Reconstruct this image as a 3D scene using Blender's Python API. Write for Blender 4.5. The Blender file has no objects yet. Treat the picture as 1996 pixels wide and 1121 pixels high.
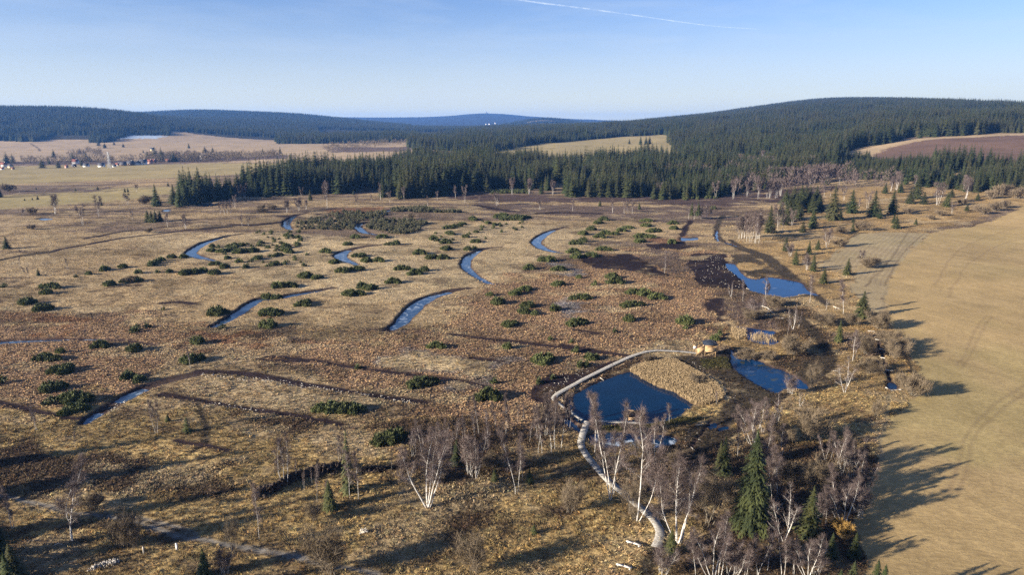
import bpy, math, random
import numpy as np
from mathutils import Vector

# ---------------------------------------------------------------- camera, light, exposure
SC = bpy.context.scene
COL = SC.collection
FPX = 1331.0            # focal length in photograph pixels (24 mm on 36 mm at 1996 px)
PITCH = math.radians(13.5)
CAMH = 60.0
cam_data = bpy.data.cameras.new('drone_camera')
cam_data.sensor_width = 36.0
cam_data.lens = 36.0 * FPX / 1996.0
cam_data.clip_start = 0.5
cam_data.clip_end = 200000.0
cam = bpy.data.objects.new('drone_camera', cam_data)
cam.location = (0, 0, CAMH)
cam.rotation_euler = (math.radians(90) - PITCH, 0, 0)
COL.objects.link(cam)
SC.camera = cam

SUN_EL = math.radians(17.0)
SH_AZ = math.radians(24.0)      # shadows run right and away from the camera
to_sun = Vector((-math.cos(SH_AZ) * math.cos(SUN_EL), -math.sin(SH_AZ) * math.cos(SUN_EL), math.sin(SUN_EL)))
sun_data = bpy.data.lights.new('sun', 'SUN')
sun_data.energy = 5.0
sun_data.angle = math.radians(0.5)
sun_data.color = (1.0, 0.89, 0.72)
sun = bpy.data.objects.new('sun', sun_data)
sun.rotation_euler = (-to_sun).to_track_quat('-Z', 'Y').to_euler()
COL.objects.link(sun)

world = bpy.data.worlds.new("World")
SC.world = world
world.use_nodes = True
wn = world.node_tree
for n in list(wn.nodes):
    wn.nodes.remove(n)
w_out = wn.nodes.new('ShaderNodeOutputWorld')
w_bg = wn.nodes.new('ShaderNodeBackground')
w_sky = wn.nodes.new('ShaderNodeTexSky')
w_sky.sky_type = 'NISHITA'
w_sky.sun_disc = False
w_sky.sun_elevation = SUN_EL
w_sky.sun_rotation = math.atan2(to_sun.x, to_sun.y)
w_sky.altitude = 900
w_sky.air_density = 1.0
w_sky.dust_density = 0.35
w_sky.ozone_density = 2.5
w_bg.inputs['Strength'].default_value = 0.05
# thin cirrus veils, spread over the sky dome
tc = wn.nodes.new('ShaderNodeTexCoord')
mp = wn.nodes.new('ShaderNodeMapping')
mp.inputs['Rotation'].default_value = (0, 0.05, 0.15)
mp.inputs['Scale'].default_value = (2.2, 1.2, 16.0)
nz = wn.nodes.new('ShaderNodeTexNoise')
nz.inputs['Scale'].default_value = 1.6
nz.inputs['Detail'].default_value = 7
nz.inputs['Roughness'].default_value = 0.62
nz.inputs['Distortion'].default_value = 0.3
rp = wn.nodes.new('ShaderNodeValToRGB')
rp.color_ramp.elements[0].position = 0.45
rp.color_ramp.elements[1].position = 0.80
rp.color_ramp.elements[1].color = (0.34, 0.34, 0.34, 1)
mx = wn.nodes.new('ShaderNodeMix')
mx.data_type = 'RGBA'
mx.inputs['B'].default_value = (4.7, 5.3, 6.0, 1)
wn.links.new(tc.outputs['Generated'], mp.inputs['Vector'])
wn.links.new(mp.outputs['Vector'], nz.inputs['Vector'])
wn.links.new(nz.outputs['Fac'], rp.inputs['Fac'])
wn.links.new(rp.outputs['Color'], mx.inputs['Factor'])
tint = wn.nodes.new('ShaderNodeMix')
tint.data_type = 'RGBA'; tint.blend_type = 'MULTIPLY'
tint.inputs['Factor'].default_value = 1.0
tint.inputs['B'].default_value = (0.78, 0.84, 1.10, 1)
wn.links.new(w_sky.outputs['Color'], tint.inputs['A'])
# the pale air low over the horizon
sx = wn.nodes.new('ShaderNodeSeparateXYZ')
wn.links.new(tc.outputs['Generated'], sx.inputs[0])
mr = wn.nodes.new('ShaderNodeMapRange')
mr.interpolation_type = 'SMOOTHSTEP'
mr.inputs['From Min'].default_value = -0.02
mr.inputs['From Max'].default_value = 0.19
mr.inputs['To Min'].default_value = 0.92
mr.inputs['To Max'].default_value = 0.0
wn.links.new(sx.outputs['Z'], mr.inputs['Value'])
low = wn.nodes.new('ShaderNodeMix')
low.data_type = 'RGBA'
zr = wn.nodes.new('ShaderNodeMapRange')
zr.inputs['From Min'].default_value = 0.0
zr.inputs['From Max'].default_value = 0.2
wn.links.new(sx.outputs['Z'], zr.inputs['Value'])
cr = wn.nodes.new('ShaderNodeValToRGB')
els = cr.color_ramp.elements
els[0].position = 0.0; els[0].color = (.70, .68, .45, 1)
els[1].position = 1.0; els[1].color = (.39, .465, .56, 1)
e_ = els.new(0.25); e_.color = (.54, .57, .54, 1)
e_ = els.new(0.5); e_.color = (.46, .51, .56, 1)
wn.links.new(zr.outputs['Result'], cr.inputs['Fac'])
cm = wn.nodes.new('ShaderNodeVectorMath'); cm.operation = 'SCALE'
cm.inputs['Scale'].default_value = 10.0
wn.links.new(cr.outputs['Color'], cm.inputs[0])
wn.links.new(cm.outputs['Vector'], low.inputs['B'])
wn.links.new(mr.outputs['Result'], low.inputs['Factor'])
wn.links.new(tint.outputs['Result'], low.inputs['A'])
wn.links.new(low.outputs['Result'], mx.inputs['A'])
wn.links.new(mx.outputs['Result'], w_bg.inputs['Color'])
wn.links.new(w_bg.outputs['Background'], w_out.inputs['Surface'])

SC.view_settings.view_transform = 'Standard'
SC.view_settings.look = 'None'
SC.view_settings.exposure = 1.62
SC.view_settings.gamma = 1.0
SC.view_settings.use_curve_mapping = False
SC.cycles.max_bounces = 5
SC.cycles.diffuse_bounces = 2
SC.cycles.glossy_bounces = 3
SC.cycles.transparent_max_bounces = 8
SC.cycles.volume_bounces = 0
SC.cycles.sample_clamp_indirect = 1.5
SC.cycles.sample_clamp_direct = 8.0
SC.cycles.use_denoising = False

# ---------------------------------------------------------------- helpers
R0 = np.random.default_rng(7)

def px_ray(px, py):
    u = (px - 998.0) / FPX
    v = (560.5 - py) / FPX
    return np.array([u, math.cos(PITCH) + v * math.sin(PITCH), -math.sin(PITCH) + v * math.cos(PITCH)])

def flat(px, py):
    d = px_ray(px, py)
    t = CAMH / -d[2]
    return (d[0] * t, d[1] * t)

ZR = dict(a=(0, 150, 3.327), b=(500, 150, 3.327), c=(950, 150, 3.327), d=(1396, 150, 3.327),
          e=(0, 400, 3.327), f=(500, 400, 3.327), g=(950, 400, 3.327), h=(1396, 400, 3.327),
          i=(0, 784, 3.327), j=(500, 784, 3.327), k=(950, 784, 3.327), l=(1396, 784, 3.327),
          m=(0, 600, 3.327), n=(500, 600, 3.327), o=(1050, 620, 4.431), p=(1396, 600, 3.327), z=(0, 0, 1.0))

def Z(tag, x, y):
    ox, oy, s = ZR[tag]
    return (ox + x / s, oy + y / s)

def hsh(ix, iy, seed):
    h = (ix.astype(np.int64) * 374761393 + iy.astype(np.int64) * 668265263 + seed * 1274126177) & 0xffffffff
    h = ((h ^ (h >> 13)) * 1274126177) & 0xffffffff
    h = (h ^ (h >> 16)) & 0xffffffff
    return (h & 0xffffff) / float(0xffffff)

def vnoise(x, y, seed=0):
    x0 = np.floor(x); y0 = np.floor(y)
    fx = x - x0; fy = y - y0
    fx = fx * fx * (3 - 2 * fx); fy = fy * fy * (3 - 2 * fy)
    a = hsh(x0, y0, seed); b = hsh(x0 + 1, y0, seed)
    c = hsh(x0, y0 + 1, seed); d = hsh(x0 + 1, y0 + 1, seed)
    return (a + (b - a) * fx) * (1 - fy) + (c + (d - c) * fx) * fy

def fbm(x, y, octv=4, seed=0):
    s = 0; a = 0.5; t = 0
    for k in range(octv):
        s = s + a * vnoise(x, y, seed + k * 17); t += a
        x = x * 2.03 + 5.1; y = y * 2.03 + 1.7; a *= 0.55
    return s / t

def sstep(e0, e1, x):
    t = np.clip((x - e0) / (e1 - e0), 0, 1)
    return t * t * (3 - 2 * t)

# ---------------------------------------------------------------- large relief
COLS = np.array([-500, -200, 0, 200, 400, 600, 800, 1000, 1200, 1400, 1600, 1800, 2000, 2200, 2500], float)
RINGS = [
    (300,   [0] * 15),
    (450,   [-1, -1, 0, 0, 0, 0, 0, 0, 0, 0, 0, 1, 3, 5, 7]),
    (600,   [-3, -2, -2, -1, 0, 0, 0, 0, 0, 0, 3, 7, 11, 15, 18]),
    (800,   [-7, -6, -6, -4, -1, 0, 1, 2, 2, 4, 11, 24, 30, 34, 36]),
    (1000,  [-11, -10, -10, -8, -5, 0, 3, 4, 5, 9, 20, 39, 45, 48, 50]),
    (1300,  [-16, -15, -15, -14, -11, -3, 4, 8, 11, 18, 34, 54, 60, 60, 60]),
    (1800,  [-10, -10, -10, -8, -4, 0, 5, 19, 26, 38, 62, 82, 90, 85, 80]),
    (2250,  [6, 6, 6, 7, 5, 1, 6, 22, 38, 62, 96, 112, 105, 95, 90]),
    (3200,  [130, 135, 136, 128, 44, 16, 14, 36, 48, 88, 152, 156, 120, 100, 90]),
    (4500,  [60, 60, 60, 66, 92, 74, 28, 30, 44, 120, 212, 190, 130, 100, 90]),
    (5500,  [60, 60, 70, 130, 178, 134, 30, 34, 44, 76, 130, 120, 100, 80, 70]),
    (7500,  [40, 40, 50, 70, 80, 60, 40, 30, 30, 40, 60, 60, 60, 50, 40]),
    (11000, [100, 110, 130, 150, 165, 178, 172, 205, 112, 80, 60, 50, 40, 40, 40]),
    (14500, [60] * 15)]
_fc = np.arange(-500, 2501, 10.0)
_ly = np.arange(math.log(280), math.log(14600), 0.02)
def _gauss(arr, sig, axis):
    r = int(sig * 3) + 1
    k = np.exp(-0.5 * (np.arange(-r, r + 1) / sig) ** 2); k /= k.sum()
    pad = [(0, 0), (0, 0)]; pad[axis] = (r, r)
    A = np.pad(arr, pad, mode='edge')
    return np.apply_along_axis(lambda v: np.convolve(v, k, mode='valid'), axis, A)
_tab = np.array([np.interp(_fc, COLS, np.array(r[1], float)) for r in RINGS])
_tab = _gauss(_tab, 5.0, 1)
_lr = np.log(np.array([r[0] for r in RINGS], float))
_tab = np.array([np.interp(_ly, _lr, _tab[:, c]) for c in range(len(_fc))]).T
_tab = _gauss(_tab, 3.0, 0)

def macro(X, Y):
    Yc = np.maximum(Y, 60.0)
    c = np.clip((998 + 1368 * X / Yc - _fc[0]) / 10.0, 0, len(_fc) - 1.001)
    l = np.clip((np.log(np.maximum(Yc, 281)) - _ly[0]) / 0.02, 0, len(_ly) - 1.001)
    ci = c.astype(int); li = l.astype(int); cf = c - ci; lf = l - li
    h = (_tab[li, ci] * (1 - cf) + _tab[li, ci + 1] * cf) * (1 - lf) + (_tab[li + 1, ci] * (1 - cf) + _tab[li + 1, ci + 1] * cf) * lf
    far = sstep(1500, 3200, Y)
    h = h + far * (fbm(X / 420, Y / 420, 3, 5) - 0.5) * 14
    # the far summit with its tower and the low wooded knoll before it
    cc = 998 + 1368 * X / Yc
    h = h + 46 * np.exp(-((cc - 945) / 62) ** 2 - ((Y - 11000) / 1500) ** 2)
    h = h + 62 * np.exp(-((cc - 1065) / 75) ** 2 - ((Y - 6000) / 500) ** 2)
    h = h + (fbm(X / 60, Y / 60, 2, 9) - 0.5) * 0.9 * sstep(260, 600, Y)
    return h

_ts = np.exp(np.linspace(math.log(70), math.log(14500), 2600))
def W(px, py):
    d = px_ray(px, py)
    X = d[0] * _ts; Y = d[1] * _ts; zz = CAMH + d[2] * _ts
    hh = macro(X, Y)
    hit = np.nonzero(zz < hh)[0]
    if len(hit) == 0:
        i = len(_ts) - 1
        return float(X[i]), float(Y[i]), float(hh[i])
    i = hit[0]
    if i > 0:
        a = zz[i - 1] - hh[i - 1]; b = hh[i] - zz[i]
        f = a / (a + b)
        t = _ts[i - 1] * (1 - f) + _ts[i] * f
    else:
        t = _ts[0]
    x = d[0] * t; y = d[1] * t
    return float(x), float(y), float(macro(np.array([x]), np.array([y]))[0])

def WZ(tag, x, y):
    return W(*Z(tag, x, y))

def mpp(px, py):
    """metres across one photograph pixel at the ground seen there"""
    x, y, z = W(px, py)
    return (y * math.cos(PITCH) + (CAMH - z) * math.sin(PITCH)) / FPX
# ---------------------------------------------------------------- ponds, ditches, paths and ground zones (where they lie)
def wpoly(tag, pts):
    return np.array([WZ(tag, x, y)[:2] for x, y in pts])

def cpoly(pts):      # (bearing column, distance) pairs for the far country
    return np.array([((c - 998) / 1368 * y, y) for c, y in pts])

def inpoly(X, Y, P):
    x0, y0 = P.min(0); x1, y1 = P.max(0)
    res = np.zeros(X.shape, bool)
    bb = (X >= x0) & (X <= x1) & (Y >= y0) & (Y <= y1)
    if not bb.any():
        return res
    x = X[bb]; y = Y[bb]; c = np.zeros(x.shape, bool)
    n = len(P)
    for i in range(n):
        ax, ay = P[i]; bx, by = P[(i + 1) % n]
        if ay == by:
            continue
        c ^= ((ay > y) != (by > y)) & (x < (bx - ax) * (y - ay) / (by - ay) + ax)
    res[bb] = c
    return res

def polydist(X, Y, P, closed=False, vals=None, reach=12.0):
    """distance to a polyline (and the value interpolated along it)"""
    P = np.asarray(P, float)
    D = np.full(X.shape, 1e9); V = np.zeros(X.shape)
    n = len(P); m = n if closed else n - 1
    for i in range(m):
        ax, ay = P[i]; bx, by = P[(i + 1) % n]
        bb = (X > min(ax, bx) - reach) & (X < max(ax, bx) + reach) & (Y > min(ay, by) - reach) & (Y < max(ay, by) + reach)
        if not bb.any():
            continue
        x = X[bb]; y = Y[bb]
        L = (bx - ax) ** 2 + (by - ay) ** 2 + 1e-9
        t = np.clip(((x - ax) * (bx - ax) + (y - ay) * (by - ay)) / L, 0, 1)
        d = np.hypot(x - ax - t * (bx - ax), y - ay - t * (by - ay))
        old = D[bb]; up = d < old
        old[up] = d[up]; D[bb] = old
        if vals is not None:
            ov = V[bb]; nv = vals[i] + (vals[(i + 1) % n] - vals[i]) * t
            ov[up] = nv[up]; V[bb] = ov
    return (D, V) if vals is not None else D

def spline(P, n=6):
    P = np.asarray(P, float)
    Q = np.vstack([2 * P[0] - P[1], P, 2 * P[-1] - P[-2]])
    out = []
    for i in range(1, len(Q) - 2):
        for k in range(n):
            t = k / n
            out.append(0.5 * ((2 * Q[i]) + (-Q[i - 1] + Q[i + 1]) * t + (2 * Q[i - 1] - 5 * Q[i] + 4 * Q[i + 1] - Q[i + 2]) * t * t
                              + (-Q[i - 1] + 3 * Q[i] - 3 * Q[i + 1] + Q[i + 2]) * t ** 3))
    out.append(Q[-2])
    return np.array(out)

# ditches: (name, tag, [(x, y, half width m, depth m)])
DITCH = [
 ('e', [(1600,183,.8,.25),(1540,190,1.0,.4),(1460,205,1.5,.9),(1350,235,2.0,1),(1275,275,2.3,1),(1238,308,2.6,1),(1300,335,2.2,1),(1400,357,1.2,1)]),
 ('f', [(330,50,1.2,.3),(270,62,1.5,.35),(220,85,2.0,.9),(193,115,2.4,1),(200,140,2.2,1),(225,156,1.4,.9)]),
 ('f', [(905,25,1.5,.3),(870,30,2.0,.8),(835,38,3.0,1),(815,42,2,.8)]),
 ('f', [(845,95,1.5,.35),(720,112,2.0,.35),(650,130,2.4,.9),(668,150,2.5,1),(700,172,2.2,1),(750,184,2.0,1),(800,193,1.0,.9)]),
 ('f', [(850,250,1.0,.25),(700,268,1.5,.3),(610,287,2.0,.45),(550,312,3.0,1),(550,338,2.8,1),(600,362,2.0,1),(655,385,1.2,.8)]),
 ('f', [(1590,268,.8,.25),(1470,285,1.5,.4),(1400,318,2.0,.9),(1362,355,2.2,1),(1362,400,2.0,1),(1410,445,1.5,1),(1470,482,1.3,1),(1520,505,1.2,.8),(1590,510,1.0,.25)]),
 ('f', [(1400,535,1.0,.3),(1290,550,1.6,.35),(1200,575,2.0,.85),(1110,605,2.6,1),(1035,655,2.8,1),(975,715,2.5,1),(920,772,2.2,.9),(860,812,1.5,.3)]),
 ('e', [(2170,535,1.0,.25),(2000,563,1.8,.9),(1900,580,2.0,1),(1800,600,2.0,.9),(1680,610,2.0,1),(1600,660,2.0,1),(1530,705,2.0,1),(1460,748,1.6,1),(1390,785,1.4,.9)]),
 ('g', [(515,142,.8,.25),(450,155,1.5,.4),(385,180,2.2,1),(335,215,2.8,1),(322,245,2.8,1),(370,280,2.4,1),(430,297,2.0,1),(490,308,1.0,.8)]),
 ('m', [(-80,233,1.4,1),(0,222,1.6,1),(150,214,1.5,1),(300,208,1.4,1),(420,204,1.2,.9),(480,202,.8,.4),(640,203,1.0,.8),(700,206,.8,.3),(830,212,.8,.3),(1000,238,.8,.3)]),
 ('m', [(545,745,.9,.5),(610,700,1.3,.62),(690,650,1.4,.38),(780,600,1.6,.5),(860,557,1.8,.85),(940,520,1.8,.5),(1020,490,1.5,.35),(1150,455,1.5,.2),(1290,430,1.2,.12)]),
 ('p', [(1040,190,.3,.5),(1055,235,.4,.7),(1075,290,.4,.7),(1080,340,.4,.7),(1110,400,.4,.6),(1130,470,.4,.6)]),
 ('k', [(1450,110,.2,.4),(1400,180,.25,.5),(1330,280,.25,.5),(1300,350,.25,.5),(1270,440,.2,.4)]),
 ('k', [(540,70,.8,1),(590,105,.9,1),(640,135,.7,1)]),
 ('k', [(500,100,1.0,1),(560,150,.9,1),(610,190,.5,.8)]),
 ('g', [(1490,160,.7,.55),(1485,200,1.0,.6),(1500,232,.7,.55)]),
 ('g', [(1535,235,.9,.8),(1575,248,1.0,.85),(1625,266,.8,.8)]),
]
DITCH = [(spline(np.array([(*WZ(t, x, y)[:2], w * .78, d) for x, y, w, d in pts]), 5)) for t, pts in DITCH]

POND = [
 ('black_pond', 'o', [(292,672),(350,636),(420,600),(480,568),(540,540),(600,518),(650,500),(710,478),(780,455),(840,460),(882,470),(872,505),(930,530),(1010,560),(1020,590),(1090,605),(1170,630),(1190,660),(1250,690),(1300,725),(1345,748),(1265,772),(1225,815),(1200,840),(1120,865),(1000,885),(895,902),(780,900),(620,905),(500,898),(400,892),(350,860),(285,822),(272,770),(276,710)]),
 ('frozen_pond', 'k', [(655,215),(700,195),(800,190),(900,192),(1020,200),(1120,205),(1200,218),(1222,240),(1190,272),(1110,285),(1000,285),(950,292),(880,275),(800,290),(720,280),(670,250)]),
 ('mirror_pond', 'h', [(64,372),(118,378),(128,395),(150,425),(200,465),(262,476),(300,470),(345,462),(420,472),(510,488),(560,505),(590,545),(640,568),(660,580),(560,574),(500,584),(430,591),(340,577),(270,562),(215,540),(185,495),(150,465),(110,430),(70,400)]),
 ('reed_pond', 'p', [(92,112),(150,114),(220,124),(300,138),(385,150),(352,182),(405,212),(350,238),(270,225),(215,205),(188,165),(130,135)]),
 ('curved_pond', 'p', [(100,262),(125,300),(150,325),(230,325),(300,345),(340,372),(420,395),(480,425),(560,470),(600,515),(540,520),(480,512),(430,520),(385,548),(320,520),(255,480),(190,440),(130,402),(98,360)]),
 ('ditch_pool', 'p', [(1113,480),(1140,476),(1168,488),(1172,522),(1150,532),(1122,524)]),
 ('bog_pool', 'g', [(1252,205),(1300,208),(1362,204),(1364,222),(1310,226),(1262,228)]),
 ('bog_pool', 'a', [(1255,828),(1310,818),(1380,816),(1425,824),(1380,838),(1300,838)]),
 ('bog_pool', 'a', [(1058,860),(1105,856),(1098,868),(1062,872)]),
 ('bog_pool', 'a', [(235,918),(290,912),(350,918),(290,928)]),
 ('puddle', 'k', [(1498,163),(1552,150),(1556,160),(1530,180),(1505,176)]),
 ('puddle', 'k', [(1440,160),(1455,140),(1480,128),(1484,140),(1470,158),(1450,168)]),
]
POND = [(n, wpoly(t, p)) for n, t, p in POND]
POND = [(n, spline(np.vstack([P, P[:1]]), 3)[:-1]) for n, P in POND]
WATER_Z = -0.42

# dark peat drains and tracks: (tag, half width, colour key, points)
PEAT = ((.042, .027, .027), (.017, .012, .013), .3)
LINES = [
 ('n', 0.9, 'peat', [(60,318),(180,325),(400,350),(600,385),(700,400),(900,420),(1050,440),(1250,465),(1400,490),(1500,512)]),
 ('n', 1.1, 'peat', [(1265,170),(1500,200),(1700,220),(1990,255),(2200,290)]),
 ('g', 1.1, 'peat', [(500,905),(700,945),(900,975)]),
 ('m', 1.3, 'peat', [(1290,415),(1450,420),(1600,430),(1800,470),(1990,510)]),
 ('n', 1.1, 'peat', [(0,440),(200,480),(400,510),(700,560),(950,590),(1100,610)]),
 ('m', 1.0, 'peat', [(1050,565),(1150,580),(1300,600),(1600,650),(1990,710)]),
 ('n', .9, 'peat', [(0,670),(300,710),(550,760)]),
 ('m', 1.0, 'peat', [(-80,600),(0,625),(150,650),(300,690),(400,715),(500,720)]),
 ('e', 2.2, 'peat', [(330,303),(450,275),(600,250),(800,212),(1000,190),(1200,165),(1500,140)]),
 ('e', 1.6, 'peat', [(560,215),(760,178),(900,160),(1120,140)]),
 ('e', 2.0, 'mud', [(-60,372),(0,358),(100,335),(250,312),(330,303)]),
 ('e', 3.0, 'peat', [(1500,125),(1650,128),(1830,108)]),
 ('c', 3.0, 'peat', [(0,845),(80,860),(160,870)]),
 ('c', 4.0, 'peat', [(340,885),(450,880),(560,882),(720,885)]),
 ('b', 3.0, 'peat', [(1420,830),(1560,858),(1660,870)]),
 ('g', 1.8, 'peat', [(1320,100),(1290,145),(1265,200)]),
 ('n', 1.0, 'peat', [(1390,332),(1500,342),(1590,350)]),
 ('g', 1.0, 'peat', [(560,808),(650,820),(740,836)]),
 ('m', .8, 'peat', [(1660,330),(1750,345),(1990,350)]),
 ('e', 1.2, 'peat', [(1050,640),(1150,630),(1260,640)]),
 ('e', .9, 'peat', [(700,535),(800,525),(910,518)]),
 ('g', 1.6, 'mud', [(1530,66),(1500,110),(1488,160),(1500,215),(1560,245),(1650,285),(1780,335),(1900,430),(2010,520)]),
 ('h', 1.5, 'mud', [(90,225),(150,262),(250,300),(330,330),(430,400),(500,470),(560,510),(640,575),(720,640)]),
 ('p', 1.6, 'mud', [(440,0),(520,50),(580,100),(640,170),(680,230),(720,300),(720,380),(650,440),(560,480)]),
 ('k', 1.9, 'mud', [(2150,-210),(1900,-110),(1700,20),(1560,110),(1440,200),(1370,300),(1330,400),(1310,470)]),
 ('k', 1.0, 'mud', [(1085,955),(1050,1020),(1030,1080),(1015,1160)]),
 ('i', .5, 'gravel', [(-60,590),(0,605),(150,640),(300,665),(550,720),(750,758),(900,790),(1050,840),(1200,882),(1300,890),(1500,930),(1700,970),(1990,1030)]),
 ('i', .3, 'gravel', [(850,745),(950,765),(1100,805),(1200,830),(1270,862)]),
 ('j', .35, 'gravel', [(0,960),(120,990),(250,1022),(400,1060),(600,1080),(820,1112)]),
 ('i', .5, 'mud', [(1300,0),(1330,120),(1340,240),(1300,290),(1230,340)]),
 ('i', .6, 'peat', [(1150,250),(1300,280),(1480,320)]),
 ('h', .3, 'rut', [(1240,180),(1180,280),(1110,380),(1020,470),(960,530)]),
 ('h', .3, 'rut', [(1345,185),(1270,250),(1190,340),(1140,430),(1090,520)]),
 ('h', .25, 'swath', [(1100,530),(1085,600),(1080,690)]),
 ('h', .25, 'mud', [(920,188),(860,220),(820,245)]),
 ('p', .3, 'mud', [(1225,300),(1240,350),(1255,400),(1300,440)]),
 ('p', .25, 'swath', [(1125,560),(1110,650),(1090,780),(1070,900),(1060,1000)]),
 ('h', .3, 'fieldtrack', [(1760,720),(1690,790),(1620,960),(1560,1040)]),
 ('h', .3, 'fieldtrack', [(1795,725),(1735,790),(1660,960),(1600,1050)]),
 ('h', .35, 'fieldtrack', [(2050,120),(1800,190),(1560,300),(1420,520)]),
 ('h', .35, 'fieldtrack', [(2050,200),(1840,260),(1640,380),(1500,600)]),
 ('p', .3, 'fieldtrack', [(1990,500),(1800,640),(1650,800),(1560,1000),(1500,1200)]),
 ('p', .3, 'fieldtrack', [(1990,560),(1840,680),(1700,820),(1620,1000),(1560,1200)]),
 ('a', 1.0, 'mud', [(0,783),(300,760),(700,738),(1000,720)]),
 ('a', 2.0, 'mud', [(200,430),(245,460),(260,480)]),
]
LINES = [(spline([WZ(t, x, y)[:2] for x, y in p], 3), w, c) for t, w, c, p in LINES]
_a = spline([WZ('h', x, y)[:2] for x, y in ((935,192),(850,245),(760,320),(700,400))], 4)
_b = spline([WZ('h', x, y)[:2] for x, y in ((1345,185),(1230,300),(1160,410),(1090,530))], 4)
LINES = [(_a * (1 - k / 13) + _b * (k / 13), .42, 'swath') for k in range(0, 13)] + LINES

# colours: light tone, dark tone, clumpiness
C = dict(
 tan=((.49,.365,.20), (.175,.115,.062), .4),
 palegrass=((.54,.42,.245), (.22,.155,.085), .35),
 heather=((.40,.265,.145), (.105,.062,.046), 1.0),
 rust=((.34,.19,.095), (.09,.048,.036), .9),
 purple=((.20,.145,.105), (.075,.052,.045), .5),
 peat=PEAT,
 mud=((.085,.066,.044), (.035,.028,.021), .2),
 gravel=((.24,.22,.19), (.11,.09,.07), .1),
 gold=((.56,.40,.175), (.15,.098,.048), .35),
 brush=((.150,.102,.060), (.048,.034,.024), .7),
 field=((.415,.298,.142), (.285,.200,.098), .05), fieldtrack=((.33,.235,.12), (.26,.18,.09), .05),
 rut=((.22,.165,.10), (.15,.11,.065), .06),
 stripes=((.37,.29,.165), (.25,.19,.11), .06),
 swath=((.29,.225,.13), (.22,.165,.10), .06),
 verge=((.42,.29,.135), (.20,.13,.06), .3),
 leftfield=((.34,.27,.13), (.25,.195,.095), .05),
 valley=((.42,.315,.185), (.28,.20,.125), .1),
 plough=((.165,.105,.075), (.12,.075,.055), .05),
 snow=((.36,.42,.50), (.3,.36,.42), 0),  # darkened and blued: the hill's shade is put into the snow colour
 forestfloor=((.05,.045,.028), (.03,.028,.018), .3),
 moss=((.095,.085,.030), (.045,.040,.020), .5),
 heathband=((.125,.085,.072), (.05,.034,.032), .4),
 frost=((.30,.27,.25), (.13,.10,.09), .6),
)
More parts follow.
